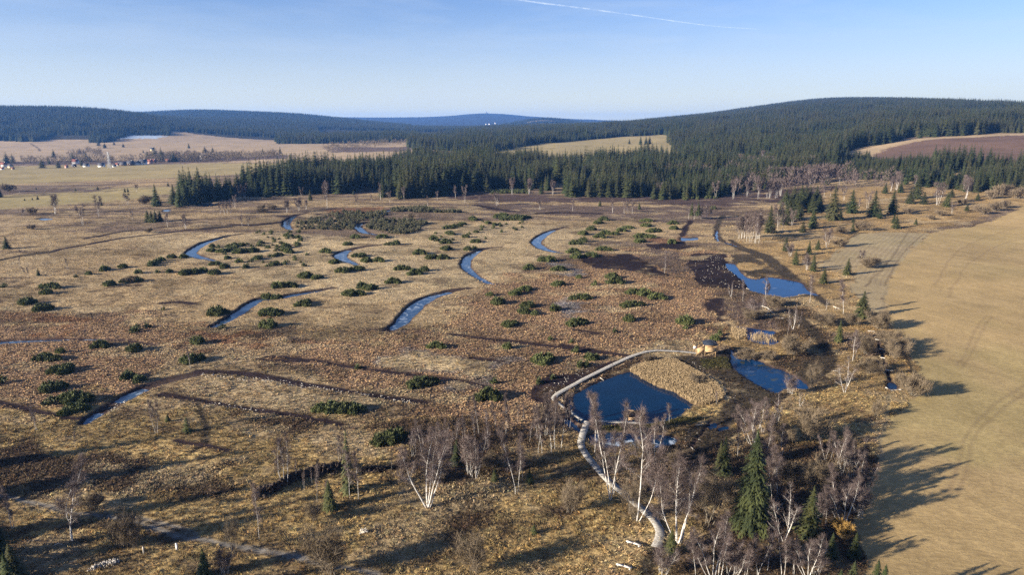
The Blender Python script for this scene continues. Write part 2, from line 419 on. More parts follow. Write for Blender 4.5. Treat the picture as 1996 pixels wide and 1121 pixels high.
ZONES = [
 # (colour, tag, warp m, points)
 ('palegrass','f', 9, [(-900,200),(100,170),(700,215),(1350,110),(1700,110),(2100,150),(1990,330),(1700,430),(1400,520),(900,560),(700,620),(300,560),(-100,520),(-700,480),(-1100,330)]),
 ('tan','f', 9, [(-1700,120),(-700,250),(-300,420),(200,560),(900,640),(950,720),(400,860),(-300,740),(-700,700),(-1700,640)]),
 ('heather','z', 9, [(-150,600),(100,622),(260,612),(390,640),(470,680),(640,672),(780,655),(880,610),(935,580),(990,540),(1080,515),(1160,500),(1300,480),(1415,500),(1430,560),(1410,640),(1400,680),(1290,690),(1200,705),(1120,745),(1080,790),(1060,850),(930,850),(820,830),(740,790),(560,745),(380,700),(330,735),(220,760),(90,800),(-150,820)]),
 ('rust','m', 6, [(120,70),(450,60),(560,110),(420,160),(230,140)]),
 ('rust','m', 6, [(1150,215),(1400,175),(1640,195),(1900,240),(1700,310),(1400,290),(1180,260)]),
 ('rust','n', 7, [(-450,130),(100,150),(250,230),(100,330),(-300,300)]),
 ('frost','n', 6, [(750,330),(900,290),(1150,300),(1350,330),(1600,380),(1580,460),(1300,480),(1050,440),(850,400)]),
 ('palegrass','n', 5, [(860,310),(1150,310),(1400,360),(1560,430),(1400,470),(1150,430),(950,400),(780,380)]),
 ('palegrass','m', 5, [(1350,320),(1600,300),(1700,360),(1650,410),(1400,400)]),
 ('palegrass','n', 5, [(-400,520),(100,500),(600,560),(900,620),(600,660),(300,640),(-200,600)]),
 ('palegrass','g', 4, [(1080,890),(1200,850),(1300,880),(1240,940),(1050,950)]),
 ('frost','g', 5, [(500,650),(620,620),(760,660),(700,700),(520,700)]),
 ('frost','g', 4, [(440,380),(560,370),(600,420),(560,450),(420,440)]),
 ('heathband','z', 5, [(830,372),(1000,380),(1250,383),(1450,372),(1640,362),(1560,398),(1400,402),(1200,395),(900,393)]),
 ('purple','z', 6, [(900,395),(1420,405),(1440,440),(1250,432),(950,412)]),
 ('peat','f', 5, [(250,80),(560,25),(800,20),(790,40),(500,70),(300,100)]),
 ('rust','b', 4, [(420,860),(800,840),(830,860),(600,880),(400,880)]),
 ('peat','f', 5, [(130,68),(260,62),(180,100)]),
 ('purple','g', 3, [(1000,290),(1110,270),(1290,330),(1300,430),(1230,460),(1100,400),(1000,350)]),
 ('peat','g', 2.5, [(600,350),(820,330),(940,290),(1000,350),(1090,410),(1180,450),(1080,455),(900,425),(700,415)]),
 ('peat','g', 2.5, [(1020,250),(1240,225),(1310,270),(1260,290),(1100,285)]),
 ('rust','g', 4, [(1010,220),(1150,195),(1260,200),(1240,232),(1060,255)]),
 ('peat','g', 2, [(1308,322),(1420,314),(1560,318),(1562,360),(1590,420),(1650,470),(1700,535),(1640,545),(1520,535),(1400,525),(1340,470),(1310,400)]),
 ('peat','g', 3, [(1410,655),(1450,610),(1530,585),(1620,590),(1560,640),(1540,700),(1570,800),(1570,900),(1540,910),(1520,800),(1450,710)]),
 ('rust','g', 2, [(1540,780),(1572,800),(1570,880),(1530,925),(1500,905),(1545,860)]),
 ('brush','z', 5, [(1420,590),(1560,585),(1600,640),(1640,700),(1600,740),(1480,740),(1425,650)]),
 ('purple','h', 3, [(70,560),(330,590),(440,700),(430,820),(250,800),(90,760),(40,640)]),
 ('mud','h', 2, [(100,320),(300,315),(380,350),(480,420),(545,470),(560,500),(400,465),(280,470),(200,455),(140,400)]),
 ('verge','h', 2, [(100,385),(220,370),(330,400),(240,425),(180,420)]),
 ('peat','h', 2, [(400,420),(500,430),(560,500),(420,475)]),
 ('verge','z', 6, [(1440,480),(1560,420),(1620,370),(1860,350),(2100,350),(2100,398),(1990,400),(1840,440),(1700,500),(1720,640),(1640,640),(1560,560),(1480,500)]),
 ('stripes','h', 2, [(905,185),(1100,175),(1390,180),(1260,285),(1180,400),(1095,530),(1075,700),(985,700),(900,560),(900,420),(640,400),(800,300)]),
 ('mud','p', 3, [(330,320),(480,330),(560,250),(720,245),(740,330),(760,420),(1000,440),(1090,480),(1080,510),(900,500),(620,520),(600,515),(480,425),(380,370)]),
 ('mud','o', 2, [(1100,340),(1500,330),(1640,250),(1670,420),(1950,615),(1990,640),(1750,760),(1500,900),(1400,870),(1600,690),(1530,540),(1400,440)]),
 ('moss','o', 2, [(1380,360),(1600,330),(1620,420),(1580,470),(1440,430)]),
 ('peat','o', 2, [(-80,690),(60,500),(300,480),(560,395),(780,330),(760,350),(600,430),(420,530),(200,640),(130,690),(60,740)]),
 ('brush','o', 2, [(290,650),(420,580),(620,500),(780,430),(1000,330),(820,360),(560,500),(300,630)]),
 ('palegrass','o', 1.5, [(790,450),(1000,340),(1180,360),(1350,450),(1530,550),(1610,660),(1600,720),(1420,765),(1330,740),(1180,640),(1010,575),(870,500)]),
 ('gold','o', 1.5, [(1350,740),(1600,720),(1500,850),(1300,880),(1150,870),(1260,780)]),
 ('moss','o', 1.5, [(900,915),(1200,860),(1450,860),(1300,940),(950,960),(560,960),(480,915)]),
 ('mud','k', 2, [(1130,190),(1400,150),(1560,110),(1850,-60),(1950,-60),(1700,120),(1480,300),(1380,440),(1280,470),(1240,300),(1100,300)]),
 ('verge','p', 4, [(100,120),(200,130),(190,200),(140,260),(90,230)]),
 ('verge','p', 4, [(380,160),(560,170),(640,240),(560,330),(430,340),(240,310),(400,220)]),
 ('verge','p', 4, [(700,240),(770,200),(800,330),(900,430),(1100,430),(1050,200),(1200,200),(1330,500),(1240,700),(1060,790),(800,800),(640,700),(560,560),(760,420)]),
 ('gold','z', 12, [(-200,850),(0,800),(300,790),(600,830),(760,860),(950,870),(1100,850),(1180,850),(1230,900),(1300,1000),(1400,1200),(-200,1200)]),
 ('gold','z', 9, [(1400,800),(1560,770),(1720,760),(1760,860),(1700,940),(1500,900)]),
 ('brush','z', 8, [(1340,900),(1420,830),(1560,850),(1700,880),(1740,960),(1700,1200),(1280,1200),(1320,1000)]),
 ('brush','z', 8, [(740,860),(960,830),(1130,830),(1120,870),(1010,900),(960,1040),(860,1060),(800,920)]),
 ('brush','z', 8, [(-200,880),(60,880),(170,910),(60,960),(-200,950)]),
 ('brush','z', 9, [(-200,1010),(60,1010),(240,1080),(200,1200),(-200,1200)]),
 ('brush','i', 5, [(400,350),(700,330),(900,430),(1300,450),(1500,560),(1100,680),(900,640),(600,500)]),
 ('brush','i', 5, [(1500,80),(1900,60),(2000,130),(1800,200),(1550,140)]),
 ('field','h', 1.6, [(2060,-20),(1990,5),(1800,100),(1650,140),(1500,158),(1395,180),(1262,285),(1180,400),(1098,530),(1085,640),(1120,760),(1190,840),(1225,900),(1300,1040),(1330,1170),(1235,1300),(1150,1380),(1100,1480),(1060,1600),(1010,1720),(960,1860),(930,2040),(960,2300),(1000,2600),(4200,2600),(3600,100),(2500,-15)]),
]
ZONES = [(c, w, wpoly(t, p)) for c, t, w, p in ZONES]
FARZ = [
 ('leftfield', 10, cpoly([(-500,640),(-200,700),(0,760),(150,800),(330,820),(560,900),(570,1120),(420,1240),(200,1260),(0,1230),(-200,1200),(-500,1150)])),
 ('leftfield', 8, cpoly([(-500,480),(-200,500),(0,505),(230,560),(330,620),(330,680),(150,700),(0,690),(-500,640)])),
 ('purple', 20, cpoly([(-500,640),(0,690),(100,700),(230,690),(150,640),(0,620),(-500,600)])),
 ('valley', 14, cpoly([(-500,1230),(0,1270),(400,1270),(600,1150),(830,1080),(860,1500),(810,2150),(540,2150),(540,2400),(330,2600),(250,2250),(0,2200),(-500,2200)])),
 ('purple', 25, cpoly([(-500,1250),(0,1270),(400,1270),(560,1330),(560,1450),(300,1400),(-500,1380)])),
 ('purple', 30, cpoly([(640,1500),(800,1450),(800,1700),(640,1800)])),
 ('leftfield', 8, cpoly([(880,1080),(1330,1050),(1300,1800),(1200,1780),(1050,1560),(940,1300)])),
 ('plough', 6, cpoly([(1700,800),(1760,740),(2060,690),(2500,690),(2500,1020),(2060,1000),(1860,1000),(1790,990),(1700,900)])),
 ('valley', 6, cpoly([(1630,880),(1700,800),(1705,860),(1750,950),(1800,985),(1860,995),(2060,1000),(2500,1020),(2500,1050),(1860,1030),(1780,1030),(1650,960)])),
 ('snow', 6, cpoly([(104,2330),(131,2330),(131,2400),(104,2400)])),
 ('snow', 10, cpoly([(225,2260),(300,2290),(325,2400),(262,2400),(250,2340)])),
 ('valley', 20, cpoly([(590,5100),(640,5050),(640,5200),(600,5260)])),
 ('valley', 10, cpoly([(1028,5750),(1080,5750),(1080,5850),(1030,5850)])),
]

def paint(X, Y):
    """ground colour (light tone, dark tone, clumpiness) at world points"""
    n = len(X)
    wx = (fbm(X / 14, Y / 14, 4, 31) - .5); wy = (fbm(X / 14, Y / 14, 4, 77) - .5)
    vx = (fbm(X / 2.6, Y / 2.6, 3, 131) - .5); vy = (fbm(X / 2.6, Y / 2.6, 3, 177) - .5)
    mixn = fbm(X / 8.5, Y / 6.5, 5, 211)
    A = np.empty((n, 3)); B = np.empty((n, 3)); K = np.empty(n)
    def setc(mask, key, amt=None):
        a, b, k = C[key]
        if amt is None:
            A[mask] = a; B[mask] = b; K[mask] = k
        else:
            m = amt[:, None]
            A[:] = A * (1 - m) + np.array(a) * m; B[:] = B * (1 - m) + np.array(b) * m; K[:] = K * (1 - amt) + k * amt
    setc(np.ones(n, bool), 'tan')
    # mixed tan grass and purplish heath in streaks over the open bog
    s = fbm(X / 75 + 3, Y / 15, 4, 3)
    lw_ = sstep(270, 360, Y) * (1 - .6 * sstep(-40, 60, X))
    setc(None, 'purple', sstep(.505 - .08 * lw_, .61 - .07 * lw_, s) * .8)
    setc(None, 'forestfloor', sstep(1250, 1500, Y))
    for key, w, P in ZONES + FARZ:
        if w >= 3 and P[:, 1].max() < 1200:
            soft = w * 1.5
            xx = X + wx * w * 2.2; yy = Y + wy * w * 2.2
            D = polydist(xx, yy, P, closed=True, reach=soft * 1.6)
            m = inpoly(xx, yy, P)
            sd = np.where(m, D, -D)
            a_ = sstep(-.35, .35, np.clip(sd / soft, -3, 3) + (mixn - .5) * 3.2)
            a_[(D > 1e8) & ~m] = 0; a_[(D > 1e8) & m] = 1
            setc(None, key, a_)
        else:
            m = inpoly(X + wx * w * 2.6 + vx * w * 1.1, Y + wy * w * 2.6 + vy * w * 1.1, P)
            setc(m, key)
    # heather and grass interfinger
    near = (Y < 620)
    s2 = fbm(X / 22 + 9, Y / 16, 4, 21)
    up = near & (K > .15) & (s2 > .60)
    A[up] *= .72; B[up] *= .75
    s3 = fbm(X / 9, Y / 7, 3, 41)
    br = (near & (K < .9) & (K > .12)) * sstep(.60, .72, s3) * .55
    a, b, k = C['brush']
    A[:] = A * (1 - br[:, None]) + np.array(a) * br[:, None] * 1.1; B[:] = B * (1 - br[:, None]) + np.array(b) * br[:, None]
    pg = near * sstep(.60, .70, fbm(X / 17 + 31, Y / 11, 4, 223)) * .6 * (K > .12)
    a, b, k = C['palegrass']
    A[:] = A * (1 - pg[:, None]) + np.array(a) * pg[:, None]; B[:] = B * (1 - pg[:, None]) + np.array(b) * pg[:, None]
    for P, w, key in LINES:
        D = polydist(X + wx * 1.6, Y + wy * 1.6, P, reach=w * 3 + 4)
        w2 = w * (1 + .8 * (s3 - .5))
        setc(None, key, 1 - sstep(w2 * .75, w2 * 1.35 + .15, D))
    lv = (1 + .50 * (fbm(X / 27, Y / 18, 4, 241) - .5) + .18 * (fbm(X / 4, Y / 4, 2, 243) - .5))[:, None]
    fm = K < .08
    st = fbm((X * .9 + Y * .35) / 2.2, (Y * .9 - X * .35) / 16, 3, 251) - .5
    lv[fm] *= (1 + .30 * st[fm])[:, None]
    A *= lv; B *= lv
    ol = (fm & near) * sstep(.45, .62, fbm(X / 30, Y / 40, 3, 253)) * .38 * (1 - .6 * sstep(120, 260, Y))
    A[:, 0] *= 1 - .13 * ol; A[:, 2] *= 1 - .16 * ol; B[:, 0] *= 1 - .15 * ol; B[:, 2] *= 1 - .2 * ol
    return A, B, K

def carve(X, Y):
    """depth of ditches and ponds; and how much bare peat shows"""
    dep = np.zeros(X.shape); bare = np.zeros(X.shape)
    j = (fbm(X / 1.8, Y / 1.8, 2, 51) - .5)
    near = Y < 640
    x = X[near]; y = Y[near]; jj = j[near]
    dn = np.zeros(x.shape); bn = np.zeros(x.shape)
    j2 = (fbm(x / 5, y / 5, 3, 57) - .5)
    for S in DITCH:
        D, V = polydist(x, y, S[:, :2], vals=S[:, 2], reach=9)
        _, DE = polydist(x, y, S[:, :2], vals=S[:, 3], reach=9)
        D = D + jj * .5 + j2 * V * .9
        dn = np.maximum(dn, DE * (1 - sstep(V * .95, V * 1.05 + np.minimum(.8, V * .5), D)))
        bn = np.maximum(bn, 1 - sstep(V * (1.15 + j2 * .8) + np.minimum(.5, V * .4), V * 1.25 + np.minimum(1.5, V) * (1 + j2), D))
    for nme, P in POND:
        big = len(P) > 60
        soft = .9 if big else .5
        D = polydist(x, y, P, closed=True, reach=6)
        D = np.where(inpoly(x, y, P), -D, D) + jj * .7 * (1 if big else .4)
        D = np.maximum(D, -6)
        dn = np.maximum(dn, np.where(D < 0, .48 + .7 * sstep(0, 3, -D), .48 * (1 - sstep(0, soft * 1.6, D))))
        bn = np.maximum(bn, 1 - sstep(.3, 1.2 if big else .8, D))
    dep[near] = dn; bare[near] = bn
    return dep, bare

def micro(X, Y, K):
    a = (fbm(X / 1.3, Y / 1.3, 3, 61) - .5) * (.22 + .30 * K)
    b = (fbm(X / 7, Y / 7, 3, 63) - .5) * .55
    return (a + b) * (1 - sstep(500, 900, Y)) * np.where(K < .08, .12, 1.0)

def ground_z(x, y):
    X = np.array([x], float); Y = np.array([y], float)
    d, b = carve(X, Y)
    return float(macro(X, Y)[0] - d[0])
# ---------------------------------------------------------------- materials
def new_mat(name):
    m = bpy.data.materials.new(name)
    m.use_nodes = True
    nt = m.node_tree
    bs = nt.nodes['Principled BSDF']
    bs.inputs['Specular IOR Level'].default_value = 0.2
    bs.inputs['Roughness'].default_value = 0.9
    return m, nt, bs

def node(nt, typ, **kw):
    n = nt.nodes.new(typ)
    for k, v in kw.items():
        if k in n.inputs:
            n.inputs[k].default_value = v
        else:
            setattr(n, k, v)
    return n

def noise(nt, vec, scale, detail=4, rough=.6, dist=0.0):
    n = nt.nodes.new('ShaderNodeTexNoise')
    n.inputs['Scale'].default_value = scale
    n.inputs['Detail'].default_value = detail
    n.inputs['Roughness'].default_value = rough
    n.inputs['Distortion'].default_value = dist
    nt.links.new(vec, n.inputs['Vector'])
    return n.outputs['Fac']

def ramp(nt, fac, p0, p1, c0=(0, 0, 0, 1), c1=(1, 1, 1, 1)):
    r = nt.nodes.new('ShaderNodeMapRange')
    r.interpolation_type = 'SMOOTHSTEP'
    r.inputs['From Min'].default_value = p0
    r.inputs['From Max'].default_value = p1
    nt.links.new(fac, r.inputs['Value'])
    return r.outputs['Result']

def mixc(nt, fac, a, b, blend='MIX'):
    m = nt.nodes.new('ShaderNodeMix')
    m.data_type = 'RGBA'; m.blend_type = blend
    for s, v in (('Factor', fac), ('A', a), ('B', b)):
        if isinstance(v, (int, float)):
            m.inputs[s].default_value = v
        elif isinstance(v, tuple):
            m.inputs[s].default_value = (*v, 1) if len(v) == 3 else v
        else:
            nt.links.new(v, m.inputs[s])
    return m.outputs['Result']

def mathn(nt, op, a, b=None):
    m = nt.nodes.new('ShaderNodeMath'); m.operation = op
    for i, v in enumerate((a, b)):
        if v is None: continue
        if isinstance(v, (int, float)): m.inputs[i].default_value = v
        else: nt.links.new(v, m.inputs[i])
    return m.outputs[0]

def objco(nt):
    return nt.nodes.new('ShaderNodeTexCoord').outputs['Object']

def posco(nt):
    return nt.nodes.new('ShaderNodeNewGeometry').outputs['Position']

def m_ground():
    m, nt, bs = new_mat('moor_ground')
    p = posco(nt)
    A = node(nt, 'ShaderNodeAttribute', attribute_name='light_tone').outputs['Color']
    B = node(nt, 'ShaderNodeAttribute', attribute_name='dark_tone').outputs['Color']
    K = node(nt, 'ShaderNodeAttribute', attribute_name='clump').outputs['Fac']
    mp = nt.nodes.new('ShaderNodeMapping'); mp.inputs['Scale'].default_value = (.6, 1.25, 1)
    mp.inputs['Rotation'].default_value = (0, 0, .35)
    nt.links.new(p, mp.inputs['Vector'])
    n1 = noise(nt, mp.outputs['Vector'], 1.1, 6, .68, .4)
    n2 = noise(nt, p, .13, 5, .62, .6)
    n3 = noise(nt, p, .011, 4, .6)
    vo = nt.nodes.new('ShaderNodeTexVoronoi'); vo.feature = 'SMOOTH_F1'
    vo.inputs['Scale'].default_value = 1.6
    vo.inputs['Smoothness'].default_value = .35
    dv = nt.nodes.new('ShaderNodeVectorMath'); dv.operation = 'ADD'
    nn = nt.nodes.new('ShaderNodeTexNoise'); nn.inputs['Scale'].default_value = .6
    nt.links.new(p, nn.inputs['Vector'])
    nt.links.new(p, dv.inputs[0]); nt.links.new(nn.outputs['Color'], dv.inputs[1])
    nt.links.new(dv.outputs[0], vo.inputs['Vector'])
    clump = mathn(nt, 'SUBTRACT', 1.05, vo.outputs['Distance'])
    gr = ramp(nt, n1, .34, .66)
    cl = ramp(nt, clump, .38, .78)
    f = nt.nodes.new('ShaderNodeMix'); f.data_type = 'FLOAT'
    nt.links.new(K, f.inputs['Factor']); nt.links.new(gr, f.inputs['A']); nt.links.new(mathn(nt, 'ADD', mathn(nt, 'MULTIPLY', cl, .72), mathn(nt, 'MULTIPLY', gr, .28)), f.inputs['B'])
    fac = f.outputs['Result']
    m2 = ramp(nt, n2, .3, .7)
    fac2 = mathn(nt, 'ADD', mathn(nt, 'MULTIPLY', fac, .72), mathn(nt, 'MULTIPLY', m2, .28))
    c = mixc(nt, fac2, B, A)
    c = mixc(nt, ramp(nt, n3, .35, .65), mixc(nt, 1.0, c, (.86, .88, .92), 'MULTIPLY'), c)
    nt.links.new(c, bs.inputs['Base Color'])
    bs.inputs['Roughness'].default_value = 1.0
    bs.inputs['Specular IOR Level'].default_value = 0.05
    bm = nt.nodes.new('ShaderNodeBump')
    bm.inputs['Strength'].default_value = 1.0
    bm.inputs['Distance'].default_value = 1.0
    h = mathn(nt, 'MULTIPLY', fac, mathn(nt, 'ADD', .015, mathn(nt, 'MULTIPLY', K, .42)))
    nt.links.new(h, bm.inputs['Height'])
    nt.links.new(bm.outputs['Normal'], bs.inputs['Normal'])
    return m

def m_attr(name, rough=.9, spec=.1, attr='tint', trans=0.0):
    m, nt, bs = new_mat(name)
    A = node(nt, 'ShaderNodeAttribute', attribute_name=attr).outputs['Color']
    nt.links.new(A, bs.inputs['Base Color'])
    bs.inputs['Roughness'].default_value = rough
    bs.inputs['Specular IOR Level'].default_value = spec
    return m

def m_noisy(name, c0, c1, scale=3.0, rough=.85, spec=.2, detail=4, world_pos=False, bump=0.0, vary=0.0, p0=.35, p1=.65):
    m, nt, bs = new_mat(name)
    v = posco(nt) if world_pos else objco(nt)
    n = noise(nt, v, scale, detail)
    f = ramp(nt, n, p0, p1)
    c = mixc(nt, f, c0, c1)
    if vary:
        oi = nt.nodes.new('ShaderNodeObjectInfo')
        k = mathn(nt, 'ADD', 1 - vary, mathn(nt, 'MULTIPLY', oi.outputs['Random'], 2 * vary))
        cc = nt.nodes.new('ShaderNodeCombineColor')
        for i in range(3):
            nt.links.new(k, cc.inputs[i])
        c = mixc(nt, 1.0, c, cc.outputs[0], 'MULTIPLY')
    nt.links.new(c, bs.inputs['Base Color'])
    bs.inputs['Roughness'].default_value = rough
    bs.inputs['Specular IOR Level'].default_value = spec
    if bump:
        b = nt.nodes.new('ShaderNodeBump'); b.inputs['Distance'].default_value = bump
        nt.links.new(f, b.inputs['Height']); nt.links.new(b.outputs['Normal'], bs.inputs['Normal'])
    return m

def m_water(name, sky_blue, ice=0.0, icescale=.35, p0=.55, p1=.62, weed=0.0, spec=.5):
    m, nt, bs = new_mat(name)
    p = posco(nt)
    c = mixc(nt, ramp(nt, noise(nt, p, .15, 3), .35, .65), sky_blue, tuple(x * .8 for x in sky_blue))  # blue of the reflected sky put into the water's base colour
    if weed:
        wf = ramp(nt, noise(nt, p, .45, 5, .65, .5), .52, .64)
        c = mixc(nt, mathn(nt, 'MULTIPLY', wf, weed), c, (.05, .05, .022))
    rough = None
    if ice:
        icef = mathn(nt, 'MULTIPLY', ramp(nt, noise(nt, p, icescale, 5, .62, .8), p0, p1), ice)
        c = mixc(nt, icef, c, (.34, .40, .47))
        rough = mathn(nt, 'ADD', .06, mathn(nt, 'MULTIPLY', icef, .5))
    nt.links.new(c, bs.inputs['Base Color'])
    bs.inputs['Specular IOR Level'].default_value = spec
    bs.inputs['IOR'].default_value = 1.33
    if rough is not None: nt.links.new(rough, bs.inputs['Roughness'])
    else: bs.inputs['Roughness'].default_value = .05
    b = nt.nodes.new('ShaderNodeBump'); b.inputs['Distance'].default_value = .012
    nt.links.new(noise(nt, p, 1.6, 3), b.inputs['Height']); nt.links.new(b.outputs['Normal'], bs.inputs['Normal'])
    return m

def m_spruce(name, c0, c1, c2, vary):
    m = m_noisy(name, c0, c1, .55, .75, .2, vary=vary)
    nt = m.node_tree; bs = nt.nodes['Principled BSDF']
    src = bs.inputs['Base Color'].links[0].from_socket
    oi = nt.nodes.new('ShaderNodeObjectInfo')
    big = ramp(nt, noise(nt, oi.outputs['Location'], .009, 3), .42, .66)
    odd = ramp(nt, oi.outputs['Random'], .80, .86)
    f = mathn(nt, 'MAXIMUM', mathn(nt, 'MULTIPLY', big, .5), mathn(nt, 'MULTIPLY', odd, .8))
    nt.links.new(mixc(nt, f, src, c2), bs.inputs['Base Color'])
    return m

M = {}
M['ground'] = m_ground()
M['grass'] = m_attr('dry_grass')
M['bark'] = m_noisy('birch_bark', (.12, .10, .09), (.52, .495, .46), 2.2, .75, .15, 5, p0=.34, p1=.52)
M['greybark'] = m_noisy('grey_bark', (.10, .085, .065), (.20, .175, .14), 2.0, .9)
M['sprucebark'] = m_noisy('spruce_bark', (.07, .055, .045), (.14, .115, .095), 2.0, .9)
M['twig'] = m_noisy('birch_twigs', (.080, .060, .055), (.140, .108, .100), .9, .8, .1, vary=.18)
M['willow'] = m_noisy('willow_twigs', (.105, .080, .052), (.185, .145, .100), .9, .85, .1, vary=.2)
M['spruce'] = m_spruce('spruce_needles', (.014, .026, .011), (.058, .070, .024), (.062, .058, .026), .38)
M['greenspruce'] = m_noisy('young_spruce_needles', (.024, .034, .012), (.078, .078, .027), .8, .75, .25, vary=.2)
M['pine'] = m_noisy('dwarf_pine_needles', (.040, .054, .018), (.118, .130, .045), 2.0, .7, .3, vary=.22)
M['pinedull'] = m_noisy('dull_pine_needles', (.045, .052, .026), (.135, .122, .075), .5, .8, .2, vary=.25)
M['deck'] = m_noisy('weathered_planks', (.22, .205, .185), (.37, .35, .32), 2.5, .8, .2, 5)
M['wood'] = m_noisy('fresh_timber', (.32, .21, .11), (.46, .32, .18), 2.0, .7, .2, 5)
M['paintwood'] = m_noisy('bleached_timber', (.50, .44, .38), (.70, .64, .57), 3.0, .8)
M['roofdark'] = m_noisy('dark_roof_felt', (.016, .022, .036), (.028, .036, .052), 1.5, .8, .12)
M['white'] = m_noisy('white_board', (.70, .70, .70), (.80, .80, .80), 2, .6)
M['redsign'] = m_noisy('brown_header', (.25, .16, .07), (.35, .22, .10), 2, .7)
M['rootwood'] = m_noisy('root_wood', (.022, .016, .013), (.075, .055, .042), 1.4, .95)
M['deadwood'] = m_noisy('bleached_deadwood', (.30, .27, .23), (.55, .51, .46), 2.0, .8)
M['reed'] = m_noisy('reed_stalks', (.20, .145, .08), (.40, .30, .18), 1.5, .9)
M['yellowleaf'] = m_noisy('yellow_leaves', (.20, .12, .035), (.32, .20, .06), 1.5, .8)
M['plaster_white'] = m_noisy('white_plaster', (.74, .72, .68), (.82, .80, .77), .8, .8)
M['plaster_pink'] = m_noisy('pink_plaster', (.60, .38, .32), (.68, .44, .38), .8, .8)
M['plaster_yellow'] = m_noisy('cream_plaster', (.62, .52, .32), (.70, .60, .38), .8, .8)
M['plaster_brown'] = m_noisy('brown_cladding', (.10, .07, .05), (.16, .11, .08), .8, .8)
M['roof_red'] = m_noisy('red_tiles', (.15, .06, .045), (.23, .09, .065), .8, .7)
M['roof_grey'] = m_noisy('grey_tiles', (.05, .05, .06), (.09, .09, .10), .8, .6)
M['glass'] = m_noisy('window_glass', (.03, .04, .05), (.05, .06, .08), 1, .15, .5)
M['steel'] = m_noisy('galvanised_steel', (.42, .43, .45), (.55, .56, .58), 2, .5, .4)
M['snow'] = m_noisy('hard_snow', (.62, .66, .72), (.80, .82, .86), 2, .7)
M['w_black'] = m_water('pond_water', (.0004, .016, .048), spec=.22)
M['w_blue'] = m_water('pool_water', (.0005, .032, .11), .25, .4, .64, .72, spec=.35)
M['w_weed'] = m_water('weedy_water', (.0005, .026, .085), .15, .5, .62, .74, .8, spec=.3)
M['w_ice'] = m_water('part_frozen_water', (.001, .018, .05), .9, .30, .52, .58, spec=.3)
M['w_ditch'] = m_water('ditch_water', (.03, .06, .11), .8, .5, .50, .68)
M['w_open'] = m_water('open_ditch_water', (.02, .045, .09), .5, .5, .56, .70)

# ---------------------------------------------------------------- mesh helpers
def mesh_np(name, V, Fq, mat=None, tint=None, smooth=False):
    """V (n,3); Fq list of arrays with 3 or 4 columns"""
    me = bpy.data.meshes.new(name)
    V = np.asarray(V, np.float32)
    if isinstance(Fq, np.ndarray): Fq = [Fq]
    loops = np.concatenate([f.ravel() for f in Fq]).astype(np.int32)
    tot = np.concatenate([np.full(len(f), f.shape[1], np.int32) for f in Fq])
    start = np.concatenate([[0], np.cumsum(tot)[:-1]]).astype(np.int32)
    me.vertices.add(len(V)); me.vertices.foreach_set('co', V.ravel())
    me.loops.add(len(loops)); me.loops.foreach_set('vertex_index', loops)
    me.polygons.add(len(tot)); me.polygons.foreach_set('loop_start', start); me.polygons.foreach_set('loop_total', tot)
    if smooth:
        me.polygons.foreach_set('use_smooth', np.ones(len(tot), bool))
    me.update(calc_edges=True)
    if mat is not None: me.materials.append(mat)
    if tint is not None:
        a = me.attributes.new('tint', 'FLOAT_COLOR', 'POINT')
        T = np.ones((len(V), 4), np.float32); T[:, :3] = tint
        a.data.foreach_set('color', T.ravel())
    return me

def link(name, me, parent=None, loc=None):
    o = bpy.data.objects.new(name, me)
    COL.objects.link(o)
    if parent is not None: o.parent = parent
    if loc is not None: o.location = loc
    return o

def tag(o, label=None, cat=None, group=None, kind=None):
    if label: o['label'] = label
    if cat: o['category'] = cat
    if group: o['group'] = group
    if kind: o['kind'] = kind
    return o

def empty(name, loc, rz=0.0, sc=(1, 1, 1)):
    o = bpy.data.objects.new(name, None)
    o.empty_display_size = 0.3
    o.location = loc; o.rotation_euler = (0, 0, rz); o.scale = sc
    COL.objects.link(o)
    return o

